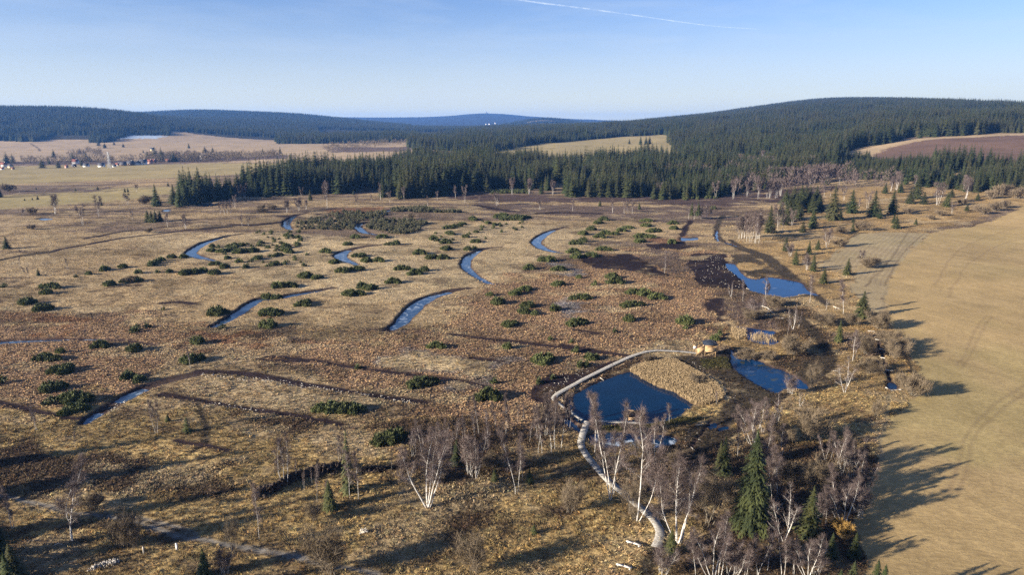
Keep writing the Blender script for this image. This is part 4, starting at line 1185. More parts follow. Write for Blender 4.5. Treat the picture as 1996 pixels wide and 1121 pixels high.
# spruces standing by themselves: (zoom, x, y, height in zoom px, prototype, width, wording)
SPR = [
 ('k', 1700, 815, 560, 'spruce_near', 1.28, 'biggest dark green spruce, full to the ground, among bare birches'),
 ('l', 600, 895, 315, 'spruce_mid2', 1.4, 'second green spruce right of the biggest, among bare birches'),
 ('k', 1530, 475, 235, 'spruce_mid0', 1.15, 'dark spruce left of the biggest spruce beside muddy track'),
 ('k', 1190, 985, 150, 'spruce_mid1', 1.3, 'small green spruce beside the end of the lower boardwalk'),
 ('l', 742, 1015, 150, 'spruce_mid0', 1.3, 'shaded spruce behind the yellow leaved bush'),
 ('l', 895, 1010, 150, 'spruce_mid0', 1.4, 'dark shaded spruce at the meadow edge nearest the viewer'),
 ('l', 20, 470, 210, 'spruce_mid0', 1.1, 'dull spruce half hidden beside the muddy track bend'),
 ('j', 600, 590, 375, 'spruce_thin', .9, 'slender ragged spruce standing behind the root bank'),
 ('j', 475, 695, 175, 'spruce_mid1', 1.3, 'short bushy spruce in front of the root bank'),
 ('j', 1300, 415, 165, 'spruce_mid0', 1.4, 'dark low spruce among the thin birches'),
 ('j', 1545, 520, 90, 'spruce_mid1', 1.3, 'tiny green spruce right of the pale forked birches'),
 ('j', 1770, 530, 100, 'spruce_mid0', 1.3, 'small dark spruce at foot of the lone tall pair of birches'),
 ('i', 1330, 1130, 160, 'spruce_mid1', 1.3, 'green spruce tip rising at the bottom edge in front of the track'),
 ('i', 95, 1160, 215, 'spruce_mid0', 1.5, 'dark shaded spruce at the lower left corner'),
 ('i', 0, 1020, 285, 'spruce_mid0', 1.25, 'tall dark spruce at the left edge above the corner spruce'),
 ('i', 1215, 200, 100, 'spruce_thin', 2.0, 'tiny round topped pine by the old cart ruts'),
 ('i', 1090, 130, 50, 'spruce_mid1', 1.8, 'low green seedling pine left of the cart ruts'),
 ('j', 1800, 860, 60, 'spruce_mid1', 2.0, 'little green spruce seedling in the golden grass'),
 ('h', 450, 298, 100, 'spruce_mid0', 1.5, None), ('h', 600, 320, 92, 'spruce_mid0', 1.44, None), ('h', 658, 288, 68, 'spruce_mid1', 1.5, None),
 ('h', 512, 388, 108, 'spruce_mid0', 1.38, None), ('h', 628, 430, 125, 'spruce_mid0', 1.12, None),
 ('h', 850, 452, 108, 'spruce_mid1', 1.5, 'plump yellow green spruce alone on the striped meadow edge'),
 ('h', 697, 505, 98, 'spruce_mid1', 1.5, None),
 ('h', 945, 725, 165, 'spruce_mid1', 1.75, 'broad dark spruce with a long shadow on the meadow'),
 ('h', 795, 888, 138, 'spruce_mid1', 1.05, 'small fresh green spruce standing alone beside muddy track'),
 ('h', 885, 168, 62, 'spruce_mid0', 1.5, None), ('h', 1165, 148, 82, 'spruce_mid1', 1.94, None), ('h', 1150, 118, 70, 'spruce_mid0', 1.5, None), ('h', 1294, 126, 42, 'spruce_mid1', 1.75, None),
 ('d', 755, 930, 225, 'spruce_mid0', 1.38, None), ('d', 803, 932, 80, 'spruce_mid0', 1.62, None), ('d', 876, 882, 150, 'spruce_mid0', 1.75, None),
 ('d', 1020, 905, 165, 'spruce_mid0', 1.62, None), ('d', 1060, 918, 70, 'spruce_mid0', 1.62, None), ('d', 1140, 890, 160, 'spruce_mid0', 1.44, None),
 ('d', 625, 980, 135, 'spruce_mid0', 1.62, None), ('d', 562, 1008, 75, 'spruce_mid0', 1.88, None), ('d', 345, 1010, 175, 'spruce_mid0', 1.44, None),
 ('d', 888, 945, 45, 'spruce_mid0', 1.75, None), ('d', 1625, 868, 45, 'spruce_mid1', 1.88, None), ('d', 1695, 797, 48, 'spruce_mid1', 1.88, None),
 ('d', 450, 860, 130, 'pine_tall', 1.5, None), ('d', 500, 850, 140, 'pine_tall', 1.5, None), ('d', 545, 868, 160, 'pine_tall', 1.4, None), ('d', 600, 860, 150, 'spruce_mid0', 2.0, None),
 ('d', 645, 850, 140, 'pine_tall', 1.5, None), ('d', 420, 905, 100, 'spruce_mid0', 2.0, None), ('d', 665, 870, 110, 'spruce_mid0', 2.12, None), ('d', 470, 935, 110, 'spruce_mid0', 2.0, None), ('d', 530, 920, 130, 'spruce_mid0', 2.0, None),
 ('d', 575, 850, 145, 'pine_tall', 1.4, None), ('d', 520, 880, 130, 'spruce_mid0', 2.12, None), ('d', 480, 880, 120, 'spruce_mid0', 2.0, None), ('d', 620, 880, 120, 'spruce_mid0', 2.0, None), ('d', 445, 960, 90, 'spruce_mid0', 1.88, None),
 ('d', 720, 700, 70, 'spruce_mid0', 1.75, None), ('d', 1195, 750, 80, 'spruce_mid0', 1.75, None), ('d', 1095, 755, 70, 'spruce_mid0', 1.88, None),
 ('d', 1255, 820, 95, 'spruce_mid0', 2.0, None), ('d', 1300, 790, 160, 'spruce_mid0', 1.5, None), ('d', 1345, 825, 80, 'spruce_mid0', 2.0, None), ('d', 1495, 840, 95, 'spruce_mid1', 1.75, None), ('d', 1525, 780, 60, 'spruce_mid1', 1.88, None),
 ('a', 1015, 838, 140, 'spruce_mid0', 1.56, None), ('a', 1130, 825, 125, 'spruce_mid0', 1.75, None), ('a', 1170, 842, 150, 'spruce_mid0', 1.5, None), ('a', 1205, 832, 140, 'spruce_mid0', 1.62, None),
 ('a', 1240, 800, 150, 'spruce_mid0', 1.5, None), ('a', 1325, 790, 150, 'spruce_mid0', 1.44, None), ('a', 1285, 760, 125, 'spruce_mid0', 1.62, None),
 ('a', 960, 940, 78, 'spruce_mid1', 1.62, None), ('a', 985, 942, 75, 'spruce_mid1', 1.62, None), ('a', 1010, 942, 78, 'spruce_mid1', 1.62, None), ('a', 1040, 938, 72, 'spruce_mid1', 1.62, None),
 ('a', 45, 1115, 82, 'spruce_mid0', 1.88, None), ('e', 250, 457, 52, 'spruce_mid0', 1.4, None), ('a', 660, 835, 32, 'spruce_mid0', 1.62, None),
 ('a', 0, 780, 75, 'spruce_mid0', 1.75, None), ('a', 490, 740, 22, 'spruce_mid0', 2.0, None), ('a', 635, 732, 26, 'spruce_mid0', 2.0, None), ('a', 810, 748, 30, 'spruce_mid0', 1.75, None), ('a', 830, 746, 28, 'spruce_mid0', 1.75, None),
 ('a', 245, 795, 28, 'spruce_mid0', 1.88, None), ('a', 210, 797, 18, 'spruce_mid0', 2.0, None), ('a', 160, 802, 16, 'spruce_mid0', 2.25, None), ('a', 1090, 708, 28, 'spruce_mid0', 1.62, None), ('a', 235, 730, 16, 'spruce_mid0', 2.0, None),
 ('b', 70, 780, 110, 'spruce_mid0', 1.5, None), ('b', 350, 800, 70, 'spruce_mid0', 1.5, None), ('b', 630, 762, 34, 'spruce_mid0', 1.62, None), ('b', 170, 766, 34, 'spruce_mid0', 1.62, None), ('b', 520, 745, 100, 'spruce_mid0', 1.5, None),
 ('b', 820, 780, 130, 'spruce_mid0', 1.38, None), ('b', 880, 775, 145, 'spruce_mid0', 1.38, None), ('b', 940, 790, 165, 'spruce_mid0', 1.38, None), ('b', 985, 785, 150, 'spruce_mid0', 1.25, None), ('b', 1100, 770, 130, 'spruce_mid0', 1.38, None), ('b', 1210, 755, 110, 'spruce_mid0', 1.38, None),
 ('c', 730, 837, 42, 'spruce_mid1', 1.5, None), ('c', 985, 857, 45, 'spruce_mid1', 1.5, None), ('c', 920, 434, 34, 'spruce_mid0', 1.5, 'single dark spruce out on the far tan field'),
 ('c', 993, 438, 56, 'spruce_mid0', 1.5, 'leftmost of three dark spruces at the end of the far tan field'), ('c', 1028, 436, 52, 'spruce_mid0', 1.4, 'middle of three dark spruces at the end of the far tan field'), ('c', 1052, 434, 52, 'spruce_mid0', 1.4, 'rightmost of three dark spruces at the end of the far tan field'),
 ('c', 570, 780, 30, 'spruce_mid1', 1.4, None), ('d', 1140, 380, 46, 'spruce_mid0', 1.4, 'lone spruce at the corner of the brown ploughed field'),
 ('a', 1225, 462, 34, 'spruce_mid0', 1.5, 'dark spruce alone above the village'), ('a', 1818, 498, 46, 'spruce_mid0', 1.3, 'lone pointed spruce right of the village on pale field'),
 ('c', 1325, 922, 112, 'pine_tall', .8, None), ('c', 1365, 925, 118, 'pine_tall', .8, None),
]
for t, x, y, h, key, w, lab in SPR:
    px, py = P_(t, x, y)
    s = ZR[t][2]
    if lab: plant(key, 'spruce_tree', px, py, h / s, 'spruce', label=lab, group='single spruces', wsc=w)
    else:
        base = ('tall' if h / s > 40 else 'small' if h / s > 16 else 'tiny') + (' dark' if key.endswith('0') else ' green') + ' spruce'
        plant(key, 'spruce_tree', px, py, h / s, 'spruce', base=base, group='single spruces', wsc=w)

# trees just outside the frame whose long shadows fall into it
for i, (px, py, hp) in enumerate([(-110, 985, 150), (-150, 930, 130), (-160, 1080, 170), (40, 1260, 150), (-60, 1240, 180), (300, 1250, 90), (-200, 1160, 180), (1650, 1225, 110), (1570, 1250, 110), (1700, 1190, 85), (1625, 1235, 105), (1710, 1225, 105), (1600, 1250, 110)]):
    plant('spruce_mid0', 'spruce_tree', px, py, hp, 'spruce', group='spruces at the near edge', wsc=1.3,
          label='dark spruce at the near edge, ' + ORD[i] + ' of the row whose shadows cross the grass')

# leafless birches: (zoom, x, y, height, prototype, width, wording)
BIR = [
 ('i', 235, 183, 150, 'birch_pair', 1.0, 'two stemmed birch forming a V by the small green pines'),
 ('i', 1015, 210, 225, 'birch_triple', .75, 'tight cluster of three white birch stems alone in the grass'),
 ('i', 488, 305, 95, 'birch_slim', 1.0, 'thin small birch left of the white three stemmed cluster'),
 ('i', 465, 912, 430, 'birch_lean', 1.25, 'big purple crowned birch behind the gravel track at left'),
 ('i', 85, 830, 240, 'birch_pair', .9, 'leaning forked birch beside the gravel track near the left edge'),
 ('i', 830, 935, 190, 'shrub_tall', .8, 'dead broken trunk with bare stems by the gravel track'),
 ('i', 1840, 548, 325, 'birch_triple', 1.1, 'three stemmed white birch at the left end of the root bank'),
 ('i', 1975, 572, 110, 'birch_slim', .8, 'thin young birch on the root bank'),
 ('i', 1920, 516, 135, 'birch_slim', .8, 'slim pale birch beside the three stemmed one'),
 ('i', 1683, 888, 300, 'birch_slim', 1.1, 'lone grey leafless sapling beside the gravel track'),
 ('i', 1515, 985, 215, 'shrub_tall', .5, 'slight bare sapling right beside the gravel track'),
 ('i', 1455, 1125, 150, 'birch_bush', 1.0, 'low birch at the bottom edge in front of the track'),
 ('j', 308, 573, 110, 'birch_slim', .8, None), ('j', 360, 532, 110, 'birch_slim', .8, None), ('j', 393, 640, 200, 'birch_slim', .8, None), ('j', 385, 530, 150, 'birch_slim', 1.2, None), ('j', 457, 682, 170, 'birch_slim', .9, None),
 ('j', 548, 430, 220, 'birch_triple', .7, 'grey purple birch behind the root bank left of the ragged spruce'),
 ('j', 607, 626, 265, 'birch_slim', 1.4, 'white stemmed birch in front of the ragged spruce'), ('j', 660, 632, 270, 'birch_single', .9, 'white stemmed birch just right of the ragged spruce'),
 ('j', 876, 448, 130, 'birch_slim', .9, None), ('j', 890, 520, 60, 'birch_slim', .9, None),
 ('j', 1105, 685, 420, 'birch_wide', 1.15, 'widest birch with many pale fanned limbs above golden grass'),
 ('j', 1015, 362, 195, 'birch_triple', 1.0, 'multi stemmed birch directly behind the widest birch'),
 ('j', 1075, 330, 190, 'birch_pair', 1.0, None), ('j', 1210, 292, 185, 'birch_pair', .9, None), ('j', 1160, 250, 110, 'birch_slim', 1, None), ('j', 1236, 262, 130, 'birch_slim', 1, None), ('j', 1258, 352, 150, 'birch_slim', 1, None),
 ('j', 1292, 305, 190, 'birch_slim', 1.3, None), ('j', 1335, 250, 120, 'birch_slim', 1, None), ('j', 1355, 238, 150, 'birch_slim', 1, None), ('j', 1417, 243, 180, 'birch_slim', 1.2, None), ('j', 1442, 215, 240, 'birch_single', .8, None),
 ('j', 1502, 288, 210, 'birch_slim', 1.3, None), ('j', 1555, 192, 180, 'birch_slim', 1.2, None), ('j', 1616, 218, 250, 'birch_single', .8, None), ('j', 1586, 272, 130, 'birch_slim', 1, None), ('j', 1632, 180, 160, 'birch_slim', 1, None),
 ('j', 1692, 132, 110, 'birch_slim', 1, None), ('j', 1732, 130, 120, 'birch_slim', 1, None), ('j', 1665, 240, 100, 'birch_slim', 1, None),
 ('j', 1392, 488, 250, 'birch_bush', 1.0, 'grey stemmed birch bush left of the pale forked birch'), ('j', 1420, 502, 240, 'birch_crooked', .8, 'pale forked birch leaning right among the dark heather'),
 ('j', 1686, 592, 400, 'birch_pair', .8, 'lone tall pair of birches with white stems above golden grass'), ('j', 1724, 515, 220, 'birch_slim', 1.2, None), ('j', 1616, 400, 90, 'birch_slim', 1, None),
 ('j', 1827, 332, 240, 'birch_single', .8, None), ('j', 1852, 338, 290, 'birch_single', .8, None), ('j', 1911, 335, 350, 'birch_single', .9, None), ('j', 1936, 312, 330, 'birch_single', .9, None), ('j', 1976, 300, 320, 'birch_single', .9, None),
 ('j', 1882, 222, 260, 'birch_single', .9, None), ('j', 1770, 265, 140, 'birch_slim', 1.2, None), ('j', 1820, 240, 200, 'birch_single', .8, None), ('k', 515, 172, 210, 'birch_single', .8, None), ('k', 533, 183, 220, 'birch_single', .8, None), ('k', 430, 250, 260, 'birch_single', .8, None), ('k', 375, 220, 250, 'birch_single', .8, None),
 ('k', 800, 645, 620, 'birch_lean', .75, 'tall birch leaning left across the lower boardwalk'),
 ('k', 806, 600, 430, 'birch_pair', 1.0, 'purple crowned double birch growing at the boardwalk edge'),
 ('k', 695, 330, 340, 'birch_single', 1.1, 'slim birch with purple crown in front of the black pond'),
 ('k', 968, 770, 640, 'birch_crooked', 1.0, 'curving white birch forking over the lower boardwalk'),
 ('k', 1080, 400, 290, 'birch_vase', .9, 'birch with spreading crown over the part frozen pool'),
 ('k', 935, 725, 210, 'shrub_tall', 1.0, 'grey many stemmed shrub beside the lower boardwalk'),
 ('k', 950, 765, 90, 'shrub_tall', 1.0, 'short bare shrub under the curving white birch'),
 ('k', 1228, 925, 470, 'birch_wide', 1.05, 'broad low birch with white fan of limbs by boardwalk end'),
 ('k', 1130, 1130, 160, 'birch_bush', 1.2, 'small white birch at bottom edge left of the dirt path end'),
 ('k', 1460, 1160, 360, 'birch_vase', 1.1, 'pale birch with upright limbs in the lower thicket'),
 ('k', 1440, 785, 290, 'shrub_tall', 1.0, 'tall grey shrub left of the biggest spruce'),
 ('k', 1180, 135, 110, 'birch_slim', 2.0, 'tiny purple birch on the bank of the black pond'),
 ('k', 1620, 360, 220, 'birch_single', .7, 'straight birch beside the track bend'),
 ('k', 1718, 285, 280, 'birch_vase', 1.1, 'bare fan shaped birch behind the biggest spruce'),
 ('k', 1785, 400, 320, 'birch_pair', 1.1, 'forked birch with purple crown right behind the biggest spruce'),
 ('k', 1860, 195, 230, 'birch_bare', 1.0, 'white bare birch with twisted stems on the track corner'),
 ('k', 1897, 368, 210, 'birch_crooked', .9, 'bent white birch right of the twisted stems'),
 ('k', 1882, 695, 350, 'birch_single', 1.1, 'tall thin birch right of the biggest spruce'),
 ('l', 440, 912, 325, 'birch_bare', 1.1, 'white bare birch with drooping limbs between the two spruces'),
 ('l', 790, 485, 310, 'birch_triple', 1.0, 'purple birch clump in the thicket facing the meadow'),
 ('l', 815, 470, 250, 'birch_pair', 1.0, 'white forked birch in the purple clump'),
 ('l', 705, 385, 160, 'birch_pair', 1.0, None), ('l', 742, 380, 170, 'birch_single', 1.0, None),
 ('l', 930, 575, 230, 'birch_crooked', .9, 'dark barked birch with one white patch at the meadow edge'),
 ('l', 768, 748, 300, 'birch_single', 1.1, 'pale straight birch right of the second spruce'), ('l', 707, 812, 230, 'birch_single', .9, 'thin birch directly right of the second spruce'),
 ('l', 825, 805, 270, 'birch_vase', 1.3, 'spreading white limbed birch beside the yellow leaved bush'),
 ('l', 25, 1140, 320, 'birch_pair', 1.1, None), ('l', 590, 1150, 250, 'birch_vase', 1.2, 'rounded purple crowned birch at the bottom edge'), ('l', 270, 1140, 260, 'birch_pair', 1.1, None), ('l', 120, 1130, 190, 'birch_bush', 1.1, None),
 ('l', 190, 1150, 220, 'birch_pair', 1, None), ('l', 330, 1100, 230, 'birch_single', 1.2, None), ('l', 400, 690, 130, 'birch_bush', 1.2, None), ('l', 360, 640, 250, 'birch_single', 1.1, None), ('l', 500, 1120, 190, 'birch_pair', 1, None), ('l', 430, 1130, 260, 'birch_pair', 1, None),
 ('k', 1350, 1130, 250, 'birch_single', 1.1, None), ('k', 1560, 1130, 210, 'birch_pair', 1, None), ('l', 640, 760, 150, 'birch_bush', 1.2, None), ('l', 870, 700, 200, 'birch_single', 1.2, None), ('l', 650, 1130, 160, 'birch_bush', 1.3, None),
 ('l', 905, 450, 200, 'birch_pair', 1.3, None), ('l', 940, 660, 220, 'birch_pair', 1.3, None), ('l', 900, 620, 200, 'birch_triple', 1.2, None), ('l', 870, 500, 190, 'birch_triple', 1.2, None), ('l', 930, 740, 180, 'birch_bush', 1.5, None), ('l', 380, 480, 130, 'birch_bush', 1.3, None), ('l', 300, 400, 130, 'birch_bush', 1.3, None), ('l', 880, 420, 130, 'birch_bush', 1.3, None), ('l', 240, 220, 160, 'birch_pair', 1.3, None), ('l', 300, 200, 200, 'birch_pair', 1.2, None), ('l', 350, 180, 180, 'birch_single', 1.4, None),  # first birches of this line added to merge the thicket's shadow on the meadow
 ('h', 95, 595, 100, 'birch_bare', .8, 'two bare white birches by the black peat cutting'), ('h', 173, 622, 130, 'birch_slim', 1.2, 'single thin birch stem before the bright blue pond'),
 ('h', 315, 625, 165, 'birch_crooked', .9, 'white birch standing in front of the bright blue pond'), ('h', 240, 722, 110, 'birch_bush', 1.5, 'low fan of thin birch stems behind the small reed pond'),
 ('h', 497, 808, 160, 'birch_bare', .85, 'cluster of thick white stems right of the small reed pond'), ('h', 532, 800, 120, 'birch_lean', .7, None), ('h', 461, 842, 105, 'birch_slim', 1, None),
 ('h', 608, 632, 165, 'birch_slim', 1.5, 'lone leaning birch right of the bright blue pond'), ('h', 822, 712, 215, 'birch_single', 1.2, 'tall pale birch left of the broad dark spruce'),
 ('h', 712, 682, 80, 'birch_bare', .7, None), ('p', 832, 552, 215, 'birch_bare', 1.2, 'bright white forked birch standing on the dry bank'),
 ('p', 883, 345, 190, 'birch_crooked', 1.0, 'tall birch with purple crown in the tangle by the track'), ('p', 622, 523, 150, 'shrub_tall', .9, 'grey bush of thin stems on the muddy flat'),
 ('p', 542, 645, 100, 'birch_bare', .8, None), ('p', 480, 560, 120, 'birch_bush', 1.1, None),
 ('h', 590, 420, 100, 'birch_bush', .9, None), ('h', 715, 280, 125, 'birch_far_broad', 1.0, 'round crowned leafless tree on the striped meadow edge'), ('h', 940, 385, 90, 'birch_far_broad', .8, 'round leafless tree on the meadow right of the plump spruce'), ('h', 480, 330, 80, 'birch_bush', 1, None),
 ('d', 720, 1112, 10, 'birch_far', 1, None),
 ('g', 1150, 440, 130, 'birch_slim', 1.6, 'lonely thin birch in the middle of the purple heath'), ('g', 1105, 985, 70, 'birch_slim', .9, 'tiny sapling beside the upper boardwalk'), ('o', 1535, 755, 110, 'birch_slim', 1.4, 'small birch at the tip of the pale reed bed'), ('g', 810, 1080, 50, 'birch_slim', .8, 'pale sapling stub at the side of the upper boardwalk'),
 ('m', 1235, 400, 150, 'birch_pair', .5, 'white birch alone beside a green pine bush and bare soil'), ('m', 1615, 530, 80, 'birch_slim', 1.3, None), ('e', 1387, 785, 60, 'birch_slim', .8, 'small white post like birch at the end of the straight ditch'),
 ('e', 180, 470, 75, 'birch_pair', 1.1, None), ('e', 438, 418, 70, 'birch_slim', 1.5, None), ('e', 320, 345, 50, 'birch_slim', 1.3, None), ('e', 125, 390, 60, 'birch_slim', 1.3, None), ('e', 222, 400, 30, 'birch_slim', 1.3, None), ('e', 297, 415, 40, 'birch_slim', 1.3, None),
]
FARB = [ # farther birches, base point and height
 ('a', 355, 888, 120, 2), ('a', 540, 962, 135, 1), ('a', 640, 908, 140, 1), ('a', 860, 932, 75, 0), ('a', 1087, 978, 105, 0), ('a', 1208, 985, 90, 2), ('a', 1570, 965, 70, 1), ('a', 1610, 965, 60, 1),
 ('a', 1430, 892, 85, 0), ('a', 1455, 893, 90, 0), ('a', 1475, 890, 85, 0), ('a', 1500, 888, 90, 0), ('a', 1525, 850, 85, 1), ('a', 1555, 800, 95, 1), ('a', 1590, 790, 100, 1), ('a', 1858, 880, 80, 2), ('a', 1940, 870, 85, 2), ('a', 1290, 780, 90, 0), ('a', 830, 830, 75, 2), ('a', 885, 742, 45, 2), ('a', 150, 900, 40, 2),
 ('b', 195, 880, 75, 1), ('b', 280, 868, 65, 2), ('b', 320, 860, 60, 2), ('b', 460, 850, 165, 0), ('b', 450, 762, 90, 1), ('b', 290, 782, 70, 1), ('b', 650, 842, 70, 0), ('b', 745, 810, 50, 0), ('b', 805, 800, 110, 0), ('b', 865, 820, 80, 0), ('b', 957, 800, 90, 0), ('b', 1025, 745, 120, 2), ('b', 1135, 770, 85, 1), ('b', 1110, 845, 75, 0), ('b', 1290, 785, 80, 1), ('b', 1352, 812, 110, 0), ('b', 1172, 800, 60, 0), ('b', 1560, 832, 80, 2), ('b', 1657, 765, 110, 0), ('b', 1765, 758, 90, 2), ('b', 1835, 862, 70, 0), ('b', 1445, 822, 50, 0), ('b', 1920, 765, 90, 0),
 ('c', 70, 830, 70, 1), ('c', 160, 765, 110, 0), ('c', 270, 758, 95, 2), ('c', 425, 760, 90, 0), ('c', 345, 862, 60, 0), ('c', 552, 872, 85, 0), ('c', 600, 765, 80, 0), ('c', 722, 765, 100, 0), ('c', 845, 755, 60, 1), ('c', 812, 882, 95, 1), ('c', 885, 885, 80, 0), ('c', 905, 878, 90, 0), ('c', 938, 888, 90, 0), ('c', 1122, 778, 90, 2), ('c', 1262, 775, 60, 1), ('c', 920, 608, 80, 0), ('c', 960, 612, 80, 0), ('c', 1030, 620, 60, 1), ('c', 1168, 600, 90, 2), ('c', 630, 640, 70, 1),
 ('c', 1305, 922, 75, 0), ('c', 1340, 925, 90, 0), ('c', 1385, 922, 90, 0), ('c', 1420, 915, 95, 1), ('c', 1445, 918, 90, 1),
 ('c', 1480, 785, 110, 1), ('c', 1500, 720, 90, 1), ('c', 1550, 715, 80, 1), ('c', 1597, 792, 130, 0), ('c', 1580, 720, 85, 1), ('c', 1630, 730, 95, 1), ('c', 1685, 775, 95, 1), ('c', 1755, 792, 150, 0), ('c', 1810, 790, 110, 0), ('c', 1832, 780, 110, 0), ('c', 1870, 785, 130, 1), ('c', 1900, 770, 120, 1), ('c', 1870, 690, 100, 2), ('c', 1930, 690, 100, 2), ('c', 1975, 700, 100, 2),
 ('c', 1300, 590, 70, 1), ('c', 1430, 600, 60, 1), ('c', 1560, 580, 65, 2), ('c', 1640, 570, 65, 2), ('c', 1710, 580, 70, 2), ('c', 1790, 560, 80, 2),
 ('d', 20, 690, 90, 1), ('d', 60, 720, 90, 0), ('d', 110, 790, 130, 0), ('d', 150, 735, 90, 1), ('d', 200, 775, 110, 0), ('d', 270, 795, 150, 0), ('d', 345, 790, 130, 0), ('d', 395, 780, 120, 1), ('d', 415, 770, 110, 1), ('d', 400, 690, 100, 2), ('d', 440, 690, 100, 2), ('d', 480, 700, 110, 1), ('d', 540, 695, 110, 2), ('d', 575, 690, 130, 0), ('d', 610, 695, 120, 2), ('d', 640, 690, 90, 1), ('d', 680, 680, 100, 2), ('d', 745, 680, 110, 1), ('d', 720, 670, 100, 2), ('d', 800, 700, 90, 1), ('d', 840, 690, 80, 1), ('d', 905, 700, 72, 2), ('d', 660, 770, 70, 1), ('d', 700, 775, 75, 1), ('d', 740, 770, 70, 1), ('d', 780, 765, 65, 1), ('d', 830, 800, 90, 1), ('d', 575, 540, 60, 1), ('d', 300, 530, 60, 2), ('d', 150, 560, 60, 2),
 ('d', 1165, 730, 110, 2), ('d', 1130, 740, 90, 2), ('d', 1430, 830, 140, 2), ('d', 1615, 790, 130, 2), ('d', 1600, 740, 100, 2), ('d', 980, 860, 120, 1), ('d', 1135, 885, 90, 0), ('d', 1280, 720, 80, 2), ('d', 925, 850, 60, 1), ('d', 1525, 890, 80, 1),
 ('d', 165, 1045, 140, 3), ('d', 240, 1075, 180, 3), ('d', 205, 1050, 160, 3), ('d', 272, 1050, 150, 3), ('d', 405, 985, 170, 1), ('d', 430, 1000, 110, 1), ('d', 360, 1045, 80, 1), ('d', 290, 905, 60, 1), ('d', 490, 965, 110, 1),
]
for t, x, y, h, key, w, lab in BIR:
    if h < 12: continue
    px, py = P_(t, x, y); s = ZR[t][2]
    kind = 'bare_shrub' if 'shrub' in key else 'birch_tree'
    cat = 'shrub' if 'shrub' in key else 'birch'
    if lab: plant(key, kind, px, py, h / s, cat, label=lab, group='leafless birches and shrubs', wsc=w, rz=R0.uniform(-.45, .45))
    else:
        hp = h / s
        base = ('tall ' if hp > 60 else 'slim ' if hp > 30 else 'small ') + {'birch_bush': 'bushy leafless birch', 'birch_pair': 'double stemmed birch', 'birch_bare': 'bare white birch'}.get(key, 'leafless birch')
        plant(key, kind, px, py, hp, cat, base=base, group='leafless birches and shrubs', wsc=w)
for t, x, y, h, v in FARB:
    px, py = P_(t, x, y); s = ZR[t][2]
    key = ['birch_far', 'birch_far', 'birch_far_broad', 'birch_clump'][v]
    plant(key, 'birch_tree', px, py, h / s, 'birch', base=['thin white stemmed birch', 'purple twigged birch', 'broad grey purple birch', 'dense birch clump with white stems'][v], group='distant leafless birches', wsc=[.8, 1.1, 1.2, 1.0][v])

